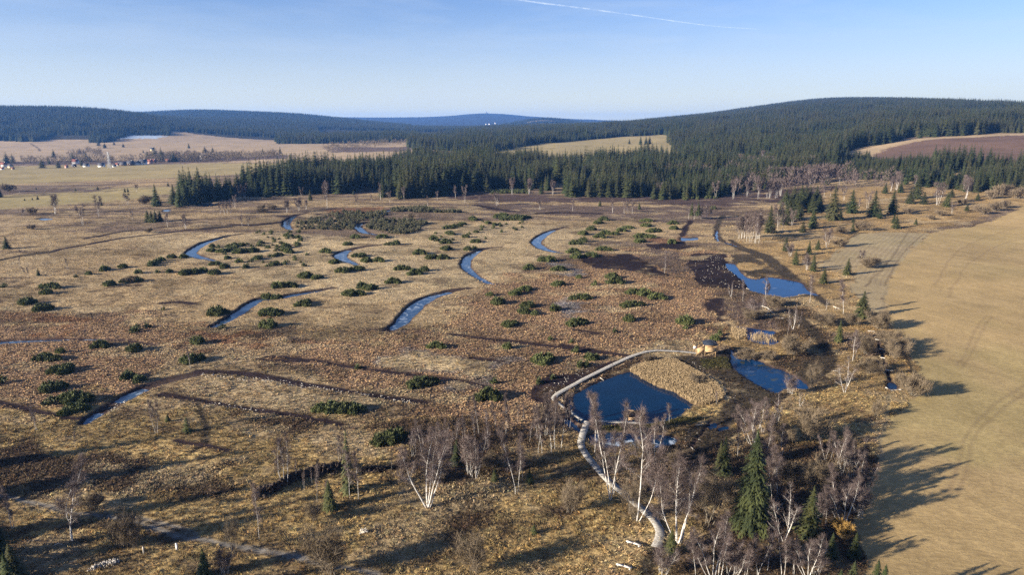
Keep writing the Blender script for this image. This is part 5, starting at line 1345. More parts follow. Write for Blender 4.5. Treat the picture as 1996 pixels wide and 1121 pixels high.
# rounded willow shrubs: (zoom, x, y, height, width factor, prototype, wording)
SHR = [
 ('h', 1062, 800, 95, 1.25, 'willow_dome', 'round grey brown willow shrub at the meadow edge behind others'),
 ('p', 490, 300, 95, 1.5, 'willow_dome', 'large round willow shrub between the small reed pond and the track'),
 ('p', 190, 325, 55, 1.7, 'willow_dome', 'dark brown willow shrub left of the large round one'),
 ('p', 330, 335, 45, 1.7, 'willow_dome', 'low reddish shrub between the willow domes by the curved pond'),
 ('h', 1135, 925, 90, 1.4, 'willow_dome', 'brown dome shrub at the meadow edge beside the drain'),
 ('p', 1275, 570, 115, 1.15, 'willow_dome', 'big grey shrub right of the little blue pool'),
 ('p', 960, 300, 110, 1.2, 'willow_bush', 'tangled grey shrub left of the meadow drain'),
 ('p', 1000, 420, 70, 1.8, 'willow_dome', 'low reddish shrub spread above the dry bank'),
 ('p', 1150, 320, 90, 1.4, 'willow_dome', 'dark shrub right of the meadow drain'),
 ('h', 720, 780, 60, 1.8, 'willow_dome', 'wide low brown shrub left of the broad dark spruce'),
 ('h', 870, 780, 80, 1.3, 'willow_bush', 'thin grey shrub in front of the broad dark spruce'),
 ('h', 990, 405, 60, 1.7, 'willow_dome', 'low grey shrub under the round leafless tree'),
 ('h', 800, 270, 40, 1.6, 'willow_dome', 'flat shrub right of the round crowned leafless tree'),
 ('h', 810, 185, 40, 2.0, 'willow_dome', 'left low shrub at the head of the striped meadow'), ('h', 948, 165, 50, 1.5, 'willow_dome', 'right low shrub at the head of the striped meadow'),
 ('l', 600, 245, 190, 1.1, 'willow_bush', 'arching grey shrub above the thicket beside golden grass'),
 ('l', 660, 600, 210, 1.0, 'willow_bush', 'fanned grey shrub behind the second spruce'),
 ('l', 1040, 95, 90, 1.0, 'willow_bush', 'small bare bush in the golden grass near the meadow'),
 ('l', 805, 880, 110, 1.1, 'yellow_bush', 'bush with orange yellow autumn leaves at the meadow edge'),
 ('l', 420, 250, 90, 1.4, 'willow_dome', 'brown twiggy shrub left of the arching grey shrub'),
 ('l', 480, 520, 90, 1.5, 'willow_dome', 'brown shrub between the straight birches of the thicket'),
 ('l', 60, 640, 90, 1.4, 'willow_dome', 'shrub at the left foot of the biggest spruce'),
 ('k', 1390, 600, 110, 1.3, 'willow_bush', 'grey shrub behind the broad low birch'),
 ('k', 540, 720, 170, .9, 'willow_bush', 'bare shrub alone in golden grass left of the boardwalk'),
 ('j', 1410, 1115, 210, .9, 'willow_bush', 'bare shrub at the bottom edge in golden grass'),
 ('j', 470, 1120, 250, 1.0, 'willow_bush', 'wide bare shrub at the end of the gravel track'),
 ('j', 370, 775, 110, 1.0, 'willow_bush', 'small dark bare shrub in front of the root bank'),
 ('i', 780, 950, 170, .8, 'willow_bush', 'bare bush left of the dead broken trunk'), ('i', 870, 950, 170, .8, 'willow_bush', 'bare bush right of the dead broken trunk'),
 ('i', 600, 690, 70, 1.3, 'willow_dome', 'low purple shrub right of the big purple crowned birch'),
 ('j', 1150, 520, 60, 1.5, 'willow_dome', 'dark low shrub right of the widest birch'), ('j', 1500, 430, 60, 1.8, 'willow_dome', 'dark shrub mound beneath the thin birches'),
 ('k', 1000, 330, 60, 1.6, 'willow_dome', 'brown shrub in front of the part frozen pool'), ('k', 1230, 400, 70, 1.6, 'willow_dome', 'brown shrub beside the narrow black drain'),
 ('o', 950, 380, 50, 1.6, 'willow_dome', 'low brown shrub left of the pale reed bed'), ('o', 1350, 560, 60, 1.6, 'willow_dome', 'mauve shrub inside the pale reed bed'),
 ('g', 1720, 740, 50, 2.0, 'willow_dome', 'low heathery shrub behind the small reed pond'), ('h', 380, 650, 50, 1.8, 'willow_dome', 'dark shrub below the bright blue pond'),
 ('e', 850, 500, 35, 1.6, 'willow_dome', 'grey shrub among the low green pines'), ('c', 1245, 1000, 8, 1, 'shrub_far', None),
 ('d', 1830, 770, 70, 1.3, 'shrub_far', None), ('d', 1880, 760, 60, 1.3, 'shrub_far', None), ('d', 1800, 870, 55, 1.4, 'shrub_far', None), ('d', 1730, 890, 50, 1.4, 'shrub_far', None), ('d', 1860, 850, 50, 1.4, 'shrub_far', None), ('d', 1950, 790, 70, 1.3, 'shrub_far', None), ('d', 1590, 830, 40, 1.5, 'shrub_far', None), ('d', 1240, 890, 40, 1.6, 'shrub_far', None), ('d', 670, 870, 35, 1.6, 'shrub_far', None), ('d', 1450, 900, 35, 1.8, 'shrub_far', None), ('d', 1390, 925, 30, 1.6, 'shrub_far', None), ('d', 1780, 790, 60, 1.3, 'shrub_far', None), ('d', 1690, 870, 40, 1.5, 'shrub_far', None),
 ('a', 960, 815, 45, 1.6, 'shrub_far', None), ('a', 930, 825, 40, 1.6, 'shrub_far', None), ('a', 60, 745, 50, 1.6, 'shrub_far', None), ('a', 215, 890, 40, 1.6, 'shrub_far', None), ('a', 1690, 860, 30, 1.8, 'shrub_far', None), ('a', 1760, 850, 25, 1.8, 'shrub_far', None), ('a', 200, 990, 30, 1.8, 'shrub_far', None), ('a', 960, 1010, 30, 1.8, 'shrub_far', None),
 ('b', 40, 880, 30, 2.0, 'shrub_far', None), ('b', 100, 860, 30, 2.0, 'shrub_far', None), ('b', 1000, 925, 40, 1.0, 'shrub_far', None), ('b', 720, 740, 25, 1.8, 'shrub_far', None),
]
for t, x, y, h, w, key, lab in SHR:
    if h < 12: continue
    px, py = P_(t, x, y); s = ZR[t][2]
    if lab: plant(key, 'willow_shrub', px, py, h / s, 'shrub', label=lab, group='rounded willow shrubs', wsc=w)
    else: plant(key, 'willow_shrub', px, py, h / s, 'shrub', base='grey leafless shrub', group='rounded willow shrubs', wsc=w)

# ---------------------------------------------------------------- dwarf mountain pines: (zoom, x, y base, width)
PIN = [
 ('m', 270, 355, 200), ('m', 385, 300, 60), ('m', 380, 432, 150), ('m', 310, 550, 165), ('m', 440, 628, 200), ('m', 530, 625, 120), ('m', 320, 628, 70), ('m', 450, 690, 170), ('m', 820, 468, 90), ('m', 892, 485, 75), ('m', 635, 265, 125), ('m', 858, 288, 85), ('m', 1215, 365, 100), ('m', 1280, 350, 90), ('m', 1275, 240, 90), ('m', 250, 22, 120), ('m', 1395, 50, 130), ('m', 1750, 58, 170), ('m', 1735, 135, 110), ('m', 0, 500, 60),
 ('m', 855, 165, 50), ('m', 945, 130, 40), ('m', 880, 145, 40), ('m', 1440, 138, 40),
 ('n', 450, 690, 180), ('n', 560, 690, 180), ('n', 640, 688, 110), ('n', 1060, 525, 230), ('n', 1160, 270, 140), ('n', 1860, 365, 160), ('n', 1500, 605, 190), ('n', 800, 895, 150), ('n', 900, 865, 150), ('n', 650, 400, 40), ('n', 1830, 500, 50), ('n', 1920, 465, 40), ('n', 1540, 495, 40),
 ('g', 360, 1030, 160), ('g', 580, 955, 50), ('g', 680, 1010, 90), ('g', 600, 1055, 60), ('g', 640, 1050, 50), ('g', 580, 790, 165), ('g', 145, 790, 120), ('g', 65, 645, 80), ('g', 265, 665, 100), ('g', 240, 705, 80), ('g', 305, 715, 50), ('g', 615, 618, 165), ('g', 460, 525, 95), ('g', 245, 558, 90), ('g', 170, 585, 60), ('g', 830, 512, 130), ('g', 815, 480, 100), ('g', 950, 580, 130), ('g', 1020, 590, 100), ('g', 1105, 612, 130), ('g', 940, 668, 180), ('g', 270, 420, 85), ('g', 380, 368, 130), ('g', 470, 430, 120), ('g', 555, 312, 100), ('g', 570, 258, 100), ('g', 625, 240, 60), ('g', 580, 345, 90), ('g', 680, 338, 100), ('g', 755, 298, 120),
 ('g', 625, 195, 75), ('g', 680, 165, 75), ('g', 718, 122, 65), ('g', 755, 100, 75), ('g', 730, 213, 90), ('g', 770, 190, 80), ('g', 830, 195, 90), ('g', 870, 170, 80), ('g', 920, 155, 90), ('g', 1040, 110, 90), ('g', 1035, 140, 80), ('g', 1000, 212, 120), ('g', 1080, 180, 120), ('g', 1060, 215, 100), ('g', 990, 243, 80), ('g', 1205, 125, 80), ('g', 1215, 158, 65), ('g', 1200, 248, 70), ('g', 1290, 775, 110), ('g', 1290, 800, 40), ('g', 595, 475, 40), ('g', 920, 755, 70), ('g', 440, 690, 70), ('g', 15, 590, 50), ('g', 700, 520, 40), ('g', 1480, 880, 60), ('g', 1510, 850, 50), ('g', 825, 830, 35), ('g', 545, 895, 30), ('g', 405, 880, 35), ('g', 130, 935, 60), ('g', 200, 90, 130), ('g', 130, 100, 100), ('g', 100, 80, 110), ('g', 1470, 25, 40),
 ('f', 120, 605, 90), ('f', 60, 600, 80), ('f', 130, 540, 80), ('f', 210, 535, 110), ('f', 310, 475, 110), ('f', 385, 482, 80), ('f', 560, 440, 100), ('f', 650, 430, 120), ('f', 500, 382, 90), ('f', 445, 312, 90), ('f', 585, 262, 65), ('f', 665, 338, 95), ('f', 710, 372, 90), ('f', 790, 370, 90), ('f', 640, 215, 80), ('f', 815, 215, 85), ('f', 870, 262, 90), ('f', 905, 258, 50), ('f', 880, 512, 115), ('f', 935, 425, 120), ('f', 1020, 455, 110), ('f', 1085, 430, 60), ('f', 1055, 322, 100), ('f', 1130, 350, 90), ('f', 1205, 352, 90), ('f', 1230, 295, 90), ('f', 1225, 250, 90), ('f', 1145, 225, 60), ('f', 1425, 245, 75), ('f', 1370, 295, 50), ('f', 1410, 285, 35), ('f', 600, 590, 110), ('f', 660, 585, 100), ('f', 730, 555, 120), ('f', 680, 540, 70), ('f', 290, 660, 120), ('f', 320, 640, 60), ('f', 70, 720, 150), ('f', 1570, 645, 80), ('f', 1750, 555, 90), ('f', 1690, 580, 60), ('f', 1955, 525, 100), ('f', 1960, 430, 90), ('f', 1850, 365, 70), ('f', 1905, 368, 70), ('f', 1770, 418, 80),
 ('f', 1240, 155, 90), ('f', 1290, 145, 90), ('f', 1330, 130, 60), ('f', 1265, 195, 50), ('f', 1360, 210, 50), ('f', 1400, 95, 60), ('f', 1250, 190, 70), ('f', 1620, 95, 90), ('f', 1680, 100, 80), ('f', 1740, 85, 80), ('f', 1560, 80, 60), ('f', 1460, 165, 25), ('f', 1510, 120, 25), ('f', 1580, 140, 25), ('f', 1665, 155, 20),
 ('e', 670, 428, 60), ('e', 330, 545, 110), ('e', 290, 580, 70), ('e', 270, 540, 60), ('e', 155, 650, 120), ('e', 250, 690, 120), ('e', 20, 535, 35), ('e', 1400, 718, 110), ('e', 1740, 722, 140), ('e', 1840, 530, 90), ('e', 1785, 535, 60), ('e', 700, 525, 70), ('e', 810, 505, 80), ('e', 890, 500, 60), ('e', 890, 445, 55), ('e', 980, 395, 60), ('e', 1010, 380, 50), ('e', 1040, 365, 50), ('e', 1110, 345, 60), ('e', 1180, 345, 60), ('e', 790, 410, 55), ('e', 1015, 440, 30), ('e', 1095, 438, 40), ('e', 1190, 455, 70), ('e', 1250, 450, 80), ('e', 1310, 435, 70), ('e', 1385, 450, 70), ('e', 1390, 390, 80), ('e', 1450, 412, 60), ('e', 570, 452, 40), ('e', 490, 468, 20), ('e', 1060, 680, 25),
 ('e', 1365, 305, 70), ('e', 1430, 310, 80), ('e', 1490, 300, 90), ('e', 1540, 315, 90), ('e', 1590, 305, 80), ('e', 1500, 275, 80), ('e', 1560, 270, 60), ('e', 1640, 305, 60), ('e', 1665, 355, 50), ('e', 1590, 410, 40), ('e', 1790, 385, 40), ('e', 1865, 310, 60), ('e', 1800, 330, 70), ('e', 1850, 280, 60), ('e', 1470, 350, 40), ('e', 1545, 375, 60),
 ('j', 860, 275, 110), ('j', 1870, 0, 10),
]
def pine(px, py, wpx, base=None, label=None, group='dwarf mountain pines on the bog', flat_=1.0):
    x, y, _ = W(px, py)
    zg = ground_z(x, y)
    depth = y * math.cos(PITCH) + (CAMH - zg) * math.sin(PITCH)
    w = wpx / FPX * depth
    c = [(abs(math.log(w / b[1])) + R0.random() * .35, i) for i, b in enumerate(BUSH)]
    i = min(c)[1]
    me, bw, bh = BUSH[i]
    s = w / bw
    o = link('dwarf_pine', me, loc=(x, y + w * .25, zg - .1))
    o.scale = (s, s * R0.uniform(.9, 1.2), (s * .7 + .45) * R0.uniform(.85, 1.15) * flat_)
    o.rotation_euler = (0, 0, R0.uniform(-.35, .35) + (math.pi if R0.random() < .5 else 0))
    ask(o, base or (('wide ' if w > 7 else 'round ' if w > 4 else 'small ' if w > 2 else 'tiny ') + 'dark green dwarf pine'), px, py, 'dwarf pine', group)
for t, x, y, w in PIN:
    if w < 12: continue
    px, py = P_(t, x, y)
    pine(px, py, w / ZR[t][2] * 1.03)
# scattered little pines between the ditches
rg = np.random.default_rng(5)
for t, x0, x1, y0, y1, n in (('e', 1600, 1990, 180, 400, 34), ('f', 0, 330, 175, 350, 26), ('f', 1400, 1750, 80, 170, 14), ('g', 0, 240, 80, 180, 10), ('e', 1350, 1700, 240, 330, 12), ('f', 1150, 1500, 180, 240, 10)):
    for k in range(n):
        px, py = P_(t, rg.uniform(x0, x1), rg.uniform(y0, y1))
        pine(px, py, rg.uniform(4, 11), base='low green pine tuft')

# the two dense pine thickets, which nobody could count
def thicket(name, polys, n, mat, seed):
    rg = np.random.default_rng(seed)
    Vs = []
    base = [pine_bush(200 + i, .9, .8, 1.9, 9, 30, .40)[0] for i in range(4)]
    for P in polys:
        x0, y0 = P.min(0); x1, y1 = P.max(0)
        X = rg.uniform(x0, x1, n * 3); Y = rg.uniform(y0, y1, n * 3)
        m = inpoly(X, Y, P); X = X[m][:n]; Y = Y[m][:n]
        for x, y in zip(X, Y):
            b = base[rg.integers(4)]; a = rg.uniform(0, 6.28); s = rg.uniform(.8, 1.5)
            v = b * s
            zz = float(macro(np.array([x]), np.array([y]))[0])
            Vs.append(np.c_[v[:, 0] * math.cos(a) - v[:, 1] * math.sin(a) + x, v[:, 0] * math.sin(a) + v[:, 1] * math.cos(a) + y, v[:, 2] + zz])
    V = np.concatenate(Vs)
    me = mesh_np(name, V, np.arange(len(V)).reshape(-1, 3), mat)
    return tag(link(name, me), label='dense thicket of dwarf pine and bare twigs around the zigzag ditch', cat='thicket', kind='stuff')
thicket('pine_thicket', [wpoly('f', p) for p in (
    [(260, 160), (265, 110), (420, 85), (480, 60), (600, 45), (860, 42), (850, 75), (800, 95), (690, 105), (640, 125), (630, 165), (480, 160), (350, 155)],
    [(700, 125), (830, 95), (1000, 100), (1110, 120), (1070, 135), (1060, 165), (960, 190), (880, 185), (800, 165), (720, 150)],
    [(880, 25), (1100, 15), (1150, 40), (1330, 42), (1320, 50), (1130, 48), (880, 42)])], 250, M['pinedull'], 3)

# pine thicket in front of the forest edge
thicket('pine_scrub', [wpoly('c', p) for p in (
    [(780, 755), (1000, 750), (1300, 745), (1480, 760), (1480, 790), (1280, 800), (1130, 778), (1000, 768), (780, 775)],
    [(20, 742), (260, 740), (260, 757), (20, 757)])], 150, M['pine'], 9)['label'] = 'green pine scrub along the foot of the central forest'
# ---------------------------------------------------------------- the spruce forest
FOREST = [cpoly(p) for p in (
 [(335, 520), (400, 540), (470, 575), (560, 590), (640, 600), (725, 640), (750, 600), (800, 560), (880, 590), (960, 640), (1040, 640), (1060, 585), (1130, 570), (1300, 560), (1400, 560), (1480, 600), (1560, 640),
  (1640, 700), (1700, 640), (1800, 600), (1880, 560), (1960, 540), (2060, 520), (2500, 500),
  (2500, 690), (2050, 670), (1950, 680), (1800, 740), (1700, 820), (1640, 890), (1650, 960), (1780, 1030), (1860, 1030), (2050, 1045), (2500, 1060),
  (2500, 4600), (1000, 4600), (800, 2200), (800, 1560), (860, 1430), (940, 1290), (1050, 1560), (1200, 1790), (1300, 1810), (1335, 1040), (1150, 1000), (940, 1030), (800, 1060), (700, 1010), (620, 930), (560, 830), (500, 660), (440, 610), (380, 580), (335, 560)],
 [(538, 2080), (830, 2080), (830, 2450), (800, 3200), (538, 2600)],
 [(-500, 2150), (0, 2180), (60, 2150), (100, 2330), (180, 2330), (170, 2120), (205, 2120), (225, 2260), (250, 2330), (330, 2420), (330, 2620), (540, 2620), (620, 2650), (620, 3600), (-500, 3600)],
 [(-500, 3600), (1000, 3600), (1000, 4700), (-500, 4700)],
 [(-500, 4700), (800, 4700), (800, 6200), (-500, 6200)],
 [(980, 5600), (1160, 5600), (1160, 6300), (980, 6300)],
)]
HOLES = [cpoly(p) for p in ([(1020, 5700), (1085, 5700), (1085, 5860), (1020, 5860)], [(1385, 1180), (1420, 1180), (1425, 1260), (1385, 1260)], [(1250, 740), (1290, 740), (1290, 800), (1250, 800)], [(1120, 690), (1160, 690), (1160, 735), (1120, 735)],
                            [(590, 5060), (650, 5000), (650, 5220), (595, 5280)])]
rgf = np.random.default_rng(12)
pts = []
def scatter(y0, y1, sp):
    yy = np.arange(y0, y1, sp)
    for y in yy:
        n = int(2 * .95 * y / sp)
        x = (np.arange(n) - n / 2) * sp + rgf.uniform(-.45, .45, n) * sp
        pts.append(np.c_[x, y + rgf.uniform(-.45, .45, n) * sp])
scatter(480, 900, 5.0); scatter(900, 1500, 6.2); scatter(1500, 2600, 7.6); scatter(2600, 4700, 11); scatter(4700, 6300, 16)
T = np.concatenate(pts)
wxx = (fbm(T[:, 0] / 18, T[:, 1] / 18, 2, 301) - .5) * 26; wyy = (fbm(T[:, 0] / 18, T[:, 1] / 18, 2, 302) - .5) * 26
ins = np.zeros(len(T), bool)
for P in FOREST: ins |= inpoly(T[:, 0] + wxx, T[:, 1] + wyy, P)
for P in HOLES: ins &= ~inpoly(T[:, 0] + wxx * .5, T[:, 1] + wyy * .5, P)
colT = 998 + 1368 * T[:, 0] / T[:, 1]
ins &= (colT > -420) & (colT < 2450)
gapn = fbm(T[:, 0] / 40, T[:, 1] / 40, 3, 303)
ins &= ~((gapn < .34) & (T[:, 1] < 2600))
# birches share the ground along the right front edge
ins &= ~((colT > 1420) & (colT < 1640) & (T[:, 1] < 620) & (rgf.random(len(T)) < .6))
T = T[ins]; colT = colT[ins]
Hh = macro(T[:, 0], T[:, 1])
stand = fbm(T[:, 0] / 70 + 11, T[:, 1] / 70, 3, 304)
tall = np.where(T[:, 1] < 2600, 13 + 15 * np.clip((stand - .32) / .36, 0, 1), 21) * rgf.uniform(.72, 1.18, len(T))
# young, lower wood towards the front centre right
low = (colT > 1000) & (colT < 1500) & (T[:, 1] < 640)
tall[low] *= .82
tall[(T[:, 1] > 660) & (T[:, 1] < 1000) & (colT > 1400) & (colT < 1760)] *= .9
tall[(colT > 1640) & (T[:, 1] < 900)] *= .74
tall[(colT > 1640) & (colT < 1830) & (T[:, 1] < 900) & (T[:, 1] > 640)] *= .72
# the front row of the wood: trees of their own
front = np.zeros(len(T), bool)
nearm = (T[:, 1] < 760)
bins = (colT / 9.5).astype(int)
for b in np.unique(bins[nearm]):
    if b * 9.5 < 300 or b * 9.5 > 2010: continue
    k = np.nonzero(nearm & (bins == b))[0]
    if len(k): front[k[np.argmin(T[k, 1])]] = True
ZONEN = [(300, 420, 'tip of the forest by the marsh pool'), (420, 500, 'low left end of the forest edge'), (500, 580, 'forest edge where the tall trees begin'), (580, 660, 'forest edge behind the zigzag ditch'),
         (660, 740, 'forest edge with a tan clearing before it'), (740, 820, 'forest edge left of the middle'), (820, 900, 'forest edge at the very middle'), (900, 980, 'forest edge behind the thin white birches'),
         (980, 1080, 'forest edge above the left heath band'), (1080, 1180, 'forest edge above the middle heath band'), (1180, 1300, 'forest edge above the right heath band'), (1300, 1420, 'forest edge behind green pine scrub'),
         (1420, 1540, 'forest edge behind the first birch wood'), (1540, 1650, 'forest edge behind the dense birch wood'), (1650, 1740, 'forest edge below the field corner'), (1740, 1830, 'forest edge left below the ploughed field'), (1830, 1920, 'forest edge below the ploughed field'), (1920, 2030, 'forest edge at the far right')]
cnt = {}
OR2 = ['fifteenth', 'sixteenth', 'seventeenth', 'eighteenth', 'nineteenth', 'twentieth']
for i in sorted(np.nonzero(front)[0], key=lambda k: colT[k]):
    x, y = T[i]; c = colT[i]
    key = f'spruce_far{rgf.integers(3)}'
    cm, tm, H, cn, tn = PROTO[key]
    s = tall[i] * rgf.uniform(.8, 1.0) / H
    o = empty('spruce_tree', (x, y, Hh[i] - .2), rgf.uniform(0, 6.28), (s * 1.05, s * 1.05, s))
    link('trunk', tm, o); link('crown', cm, o)
    for a, b, nm in ZONEN:
        if a <= c < b or (nm == ZONEN[-1][2]): break
    size = 'tall' if tall[i] > 21 else 'middling' if tall[i] > 16 else 'short'
    cnt[nm] = cnt.get(nm, 0) + 1
    tag(o, f'{size} dark spruce, {(ORD + OR2)[cnt[nm] - 1]} from left in the {nm}', 'spruce', 'spruces of the front row of the forest')
print('front spruces', int(front.sum()), 'forest trees', len(T))
T = T[~front]; Hh = Hh[~front]; tall = tall[~front]
n = len(T)
fme = bpy.data.meshes.new('forest')
fme.vertices.add(n); fme.vertices.foreach_set('co', np.c_[T, Hh - .3].astype(np.float32).ravel())
def pattr(me, name, typ, data):
    a = me.attributes.new(name, typ, 'POINT')
    a.data.foreach_set({'FLOAT': 'value', 'INT': 'value', 'FLOAT_VECTOR': 'vector'}[typ], np.ascontiguousarray(data).ravel())
farw = np.where(T[:, 1] > 2600, 1.35, 1.0)
s = (tall / 20)
pattr(fme, 'siz', 'FLOAT_VECTOR', np.c_[s * farw * rgf.uniform(.85, 1.15, n), s * farw * rgf.uniform(.85, 1.15, n), s].astype(np.float32))
pattr(fme, 'turn', 'FLOAT_VECTOR', np.c_[np.zeros(n), np.zeros(n), rgf.uniform(0, 6.28, n)].astype(np.float32))
pattr(fme, 'var', 'INT', rgf.integers(0, 3, n).astype(np.int32))
fo = link('forest', fme)
tag(fo, 'dark spruce forest covering the middle distance and the hills', 'forest', kind='stuff')
ng = bpy.data.node_groups.new('forest_trees', 'GeometryNodeTree')
ng.interface.new_socket('Geometry', in_out='INPUT', socket_type='NodeSocketGeometry')
ng.interface.new_socket('Geometry', in_out='OUTPUT', socket_type='NodeSocketGeometry')
gi = ng.nodes.new('NodeGroupInput'); go = ng.nodes.new('NodeGroupOutput')
g2i = ng.nodes.new('GeometryNodeGeometryToInstance')
# any planted tree will do as the pattern: its own crown and trunk meshes
for i in (2, 1, 0):
    jn = ng.nodes.new('GeometryNodeJoinGeometry')
    for me in PROTO[f'spruce_far{i}'][:2]:
        src = next(o for o in bpy.data.objects if o.data == me)
        oi = ng.nodes.new('GeometryNodeObjectInfo'); oi.transform_space = 'ORIGINAL'
        oi.inputs['Object'].default_value = src
        ng.links.new(oi.outputs['Geometry'], jn.inputs[0])
    ng.links.new(jn.outputs[0], g2i.inputs[0])
iop = ng.nodes.new('GeometryNodeInstanceOnPoints')
iop.inputs['Pick Instance'].default_value = True
def named(nm, typ):
    a = ng.nodes.new('GeometryNodeInputNamedAttribute'); a.data_type = typ
    a.inputs['Name'].default_value = nm
    return a.outputs['Attribute']
ng.links.new(gi.outputs[0], iop.inputs['Points'])
ng.links.new(g2i.outputs[0], iop.inputs['Instance'])
ng.links.new(named('var', 'INT'), iop.inputs['Instance Index'])
e2r = ng.nodes.new('FunctionNodeEulerToRotation')
ng.links.new(named('turn', 'FLOAT_VECTOR'), e2r.inputs[0])
ng.links.new(e2r.outputs[0], iop.inputs['Rotation'])
ng.links.new(named('siz', 'FLOAT_VECTOR'), iop.inputs['Scale'])
ng.links.new(iop.outputs[0], go.inputs[0])
md = fo.modifiers.new('trees', 'NODES'); md.node_group = ng

# bare deciduous scrub: valley hedges and village trees, too small to count
def scrub(name, polys, n, hmin, hmax, seed, mat, label):
    rg = np.random.default_rng(seed)
    out = []; m = 16
    for P, nn in zip(polys, n):
        x0, y0 = P.min(0); x1, y1 = P.max(0)
        X = rg.uniform(x0, x1, nn * 4); Y = rg.uniform(y0, y1, nn * 4)
        k = inpoly(X, Y, P); X = X[k][:nn]; Y = Y[k][:nn]
        zz = macro(X, Y); h = rg.uniform(hmin, hmax, len(X))
        for q in range(90):
            az = rg.uniform(0, 6.28, len(X)); r = h * .33 * rg.uniform(0, 1, len(X)) ** .5; t = rg.uniform(.12, 1, len(X))
            r = r * np.sin(np.clip(t, 0, .95) * math.pi) ** .5
            o = np.c_[X + np.cos(az) * r, Y + np.sin(az) * r, zz + t * h]
            d = np.c_[np.cos(az) * .6, np.sin(az) * .6, np.full(len(X), .8)] + rg.normal(0, .3, (len(X), 3))
            l = h * .20
            s = np.cross(d, rg.normal(0, 1, (len(X), 3))); s /= np.linalg.norm(s, axis=1)[:, None]
            w = (h * .018)[:, None]
            out.append(np.stack([o - s * w, o + s * w, o + d * l[:, None]], 1).reshape(-1, 3))
    V = np.concatenate(out)
    return tag(link(name, mesh_np(name, V, np.arange(len(V)).reshape(-1, 3), M[mat])), label, name.replace('_', ' '), kind='stuff')
scrub('valley_scrub', [cpoly(p) for p in (
    [(0, 1290), (120, 1290), (220, 1300), (400, 1300), (410, 1360), (200, 1400), (0, 1400)],
    [(270, 1330), (440, 1300), (545, 1340), (540, 1450), (400, 1500), (280, 1500)],
    [(110, 1500), (190, 1500), (190, 1750), (150, 1750)],
    [(640, 1450), (790, 1900), (800, 2050), (700, 2060), (620, 1700)],
    [(1150, 1020), (1300, 1040), (1290, 1060), (1150, 1050)])], [200, 420, 60, 170, 30], 6, 14, 4, 'willow', 'grey leafless trees and scrub around the village and in the valley')
# light birch wood mingled into the spruce edge
scrub('birch_wood', [cpoly(p) for p in (
    [(1430, 590), (1640, 600), (1650, 680), (1540, 700), (1440, 650)],
    [(1250, 700), (1560, 720), (1650, 800), (1500, 830), (1300, 780)],
    [(1650, 600), (1760, 560), (1800, 570), (1760, 640), (1660, 690)],
    [(1380, 1200), (1430, 1200), (1430, 1300), (1380, 1300)])], [60, 70, 12, 6], 9, 16, 6, 'twig', 'purple grey birch wood mingled with the spruce edge')

# a few dark trees between the houses: (zoom a px)
for i, (x, y, h, w) in enumerate([(45, 560, 60, 1.6), (85, 560, 50, 1.5), (350, 522, 45, 1.6), (275, 590, 50, 2.2), (380, 590, 45, 1.6), (320, 565, 35, 1.4), (475, 550, 50, 2.2), (560, 545, 45, 2.2), (530, 575, 40, 1.4), (585, 550, 40, 1.6), (680, 460, 30, 2.2), (740, 440, 22, 1.6), (800, 455, 24, 1.6),
                                  (640, 445, 40, 1.6), (960, 535, 45, 1.5), (1010, 530, 60, 2.0), (1050, 545, 70, 1.6), (1130, 550, 55, 2.0), (1195, 545, 40, 1.5), (1235, 540, 40, 2.0), (1330, 490, 35, 2.0), (1380, 490, 32, 1.6), (930, 492, 18, 1.6), (1705, 497, 30, 1.6), (520, 498, 30, 1.6), (545, 498, 26, 1.6)]):
    px, py = Z('a', x, y)
    plant('spruce_far0', 'spruce_tree', px, py, h / 3.327 * 1.25, 'spruce', base='dark conifer by the village houses', group='conifers around the village', wsc=w)

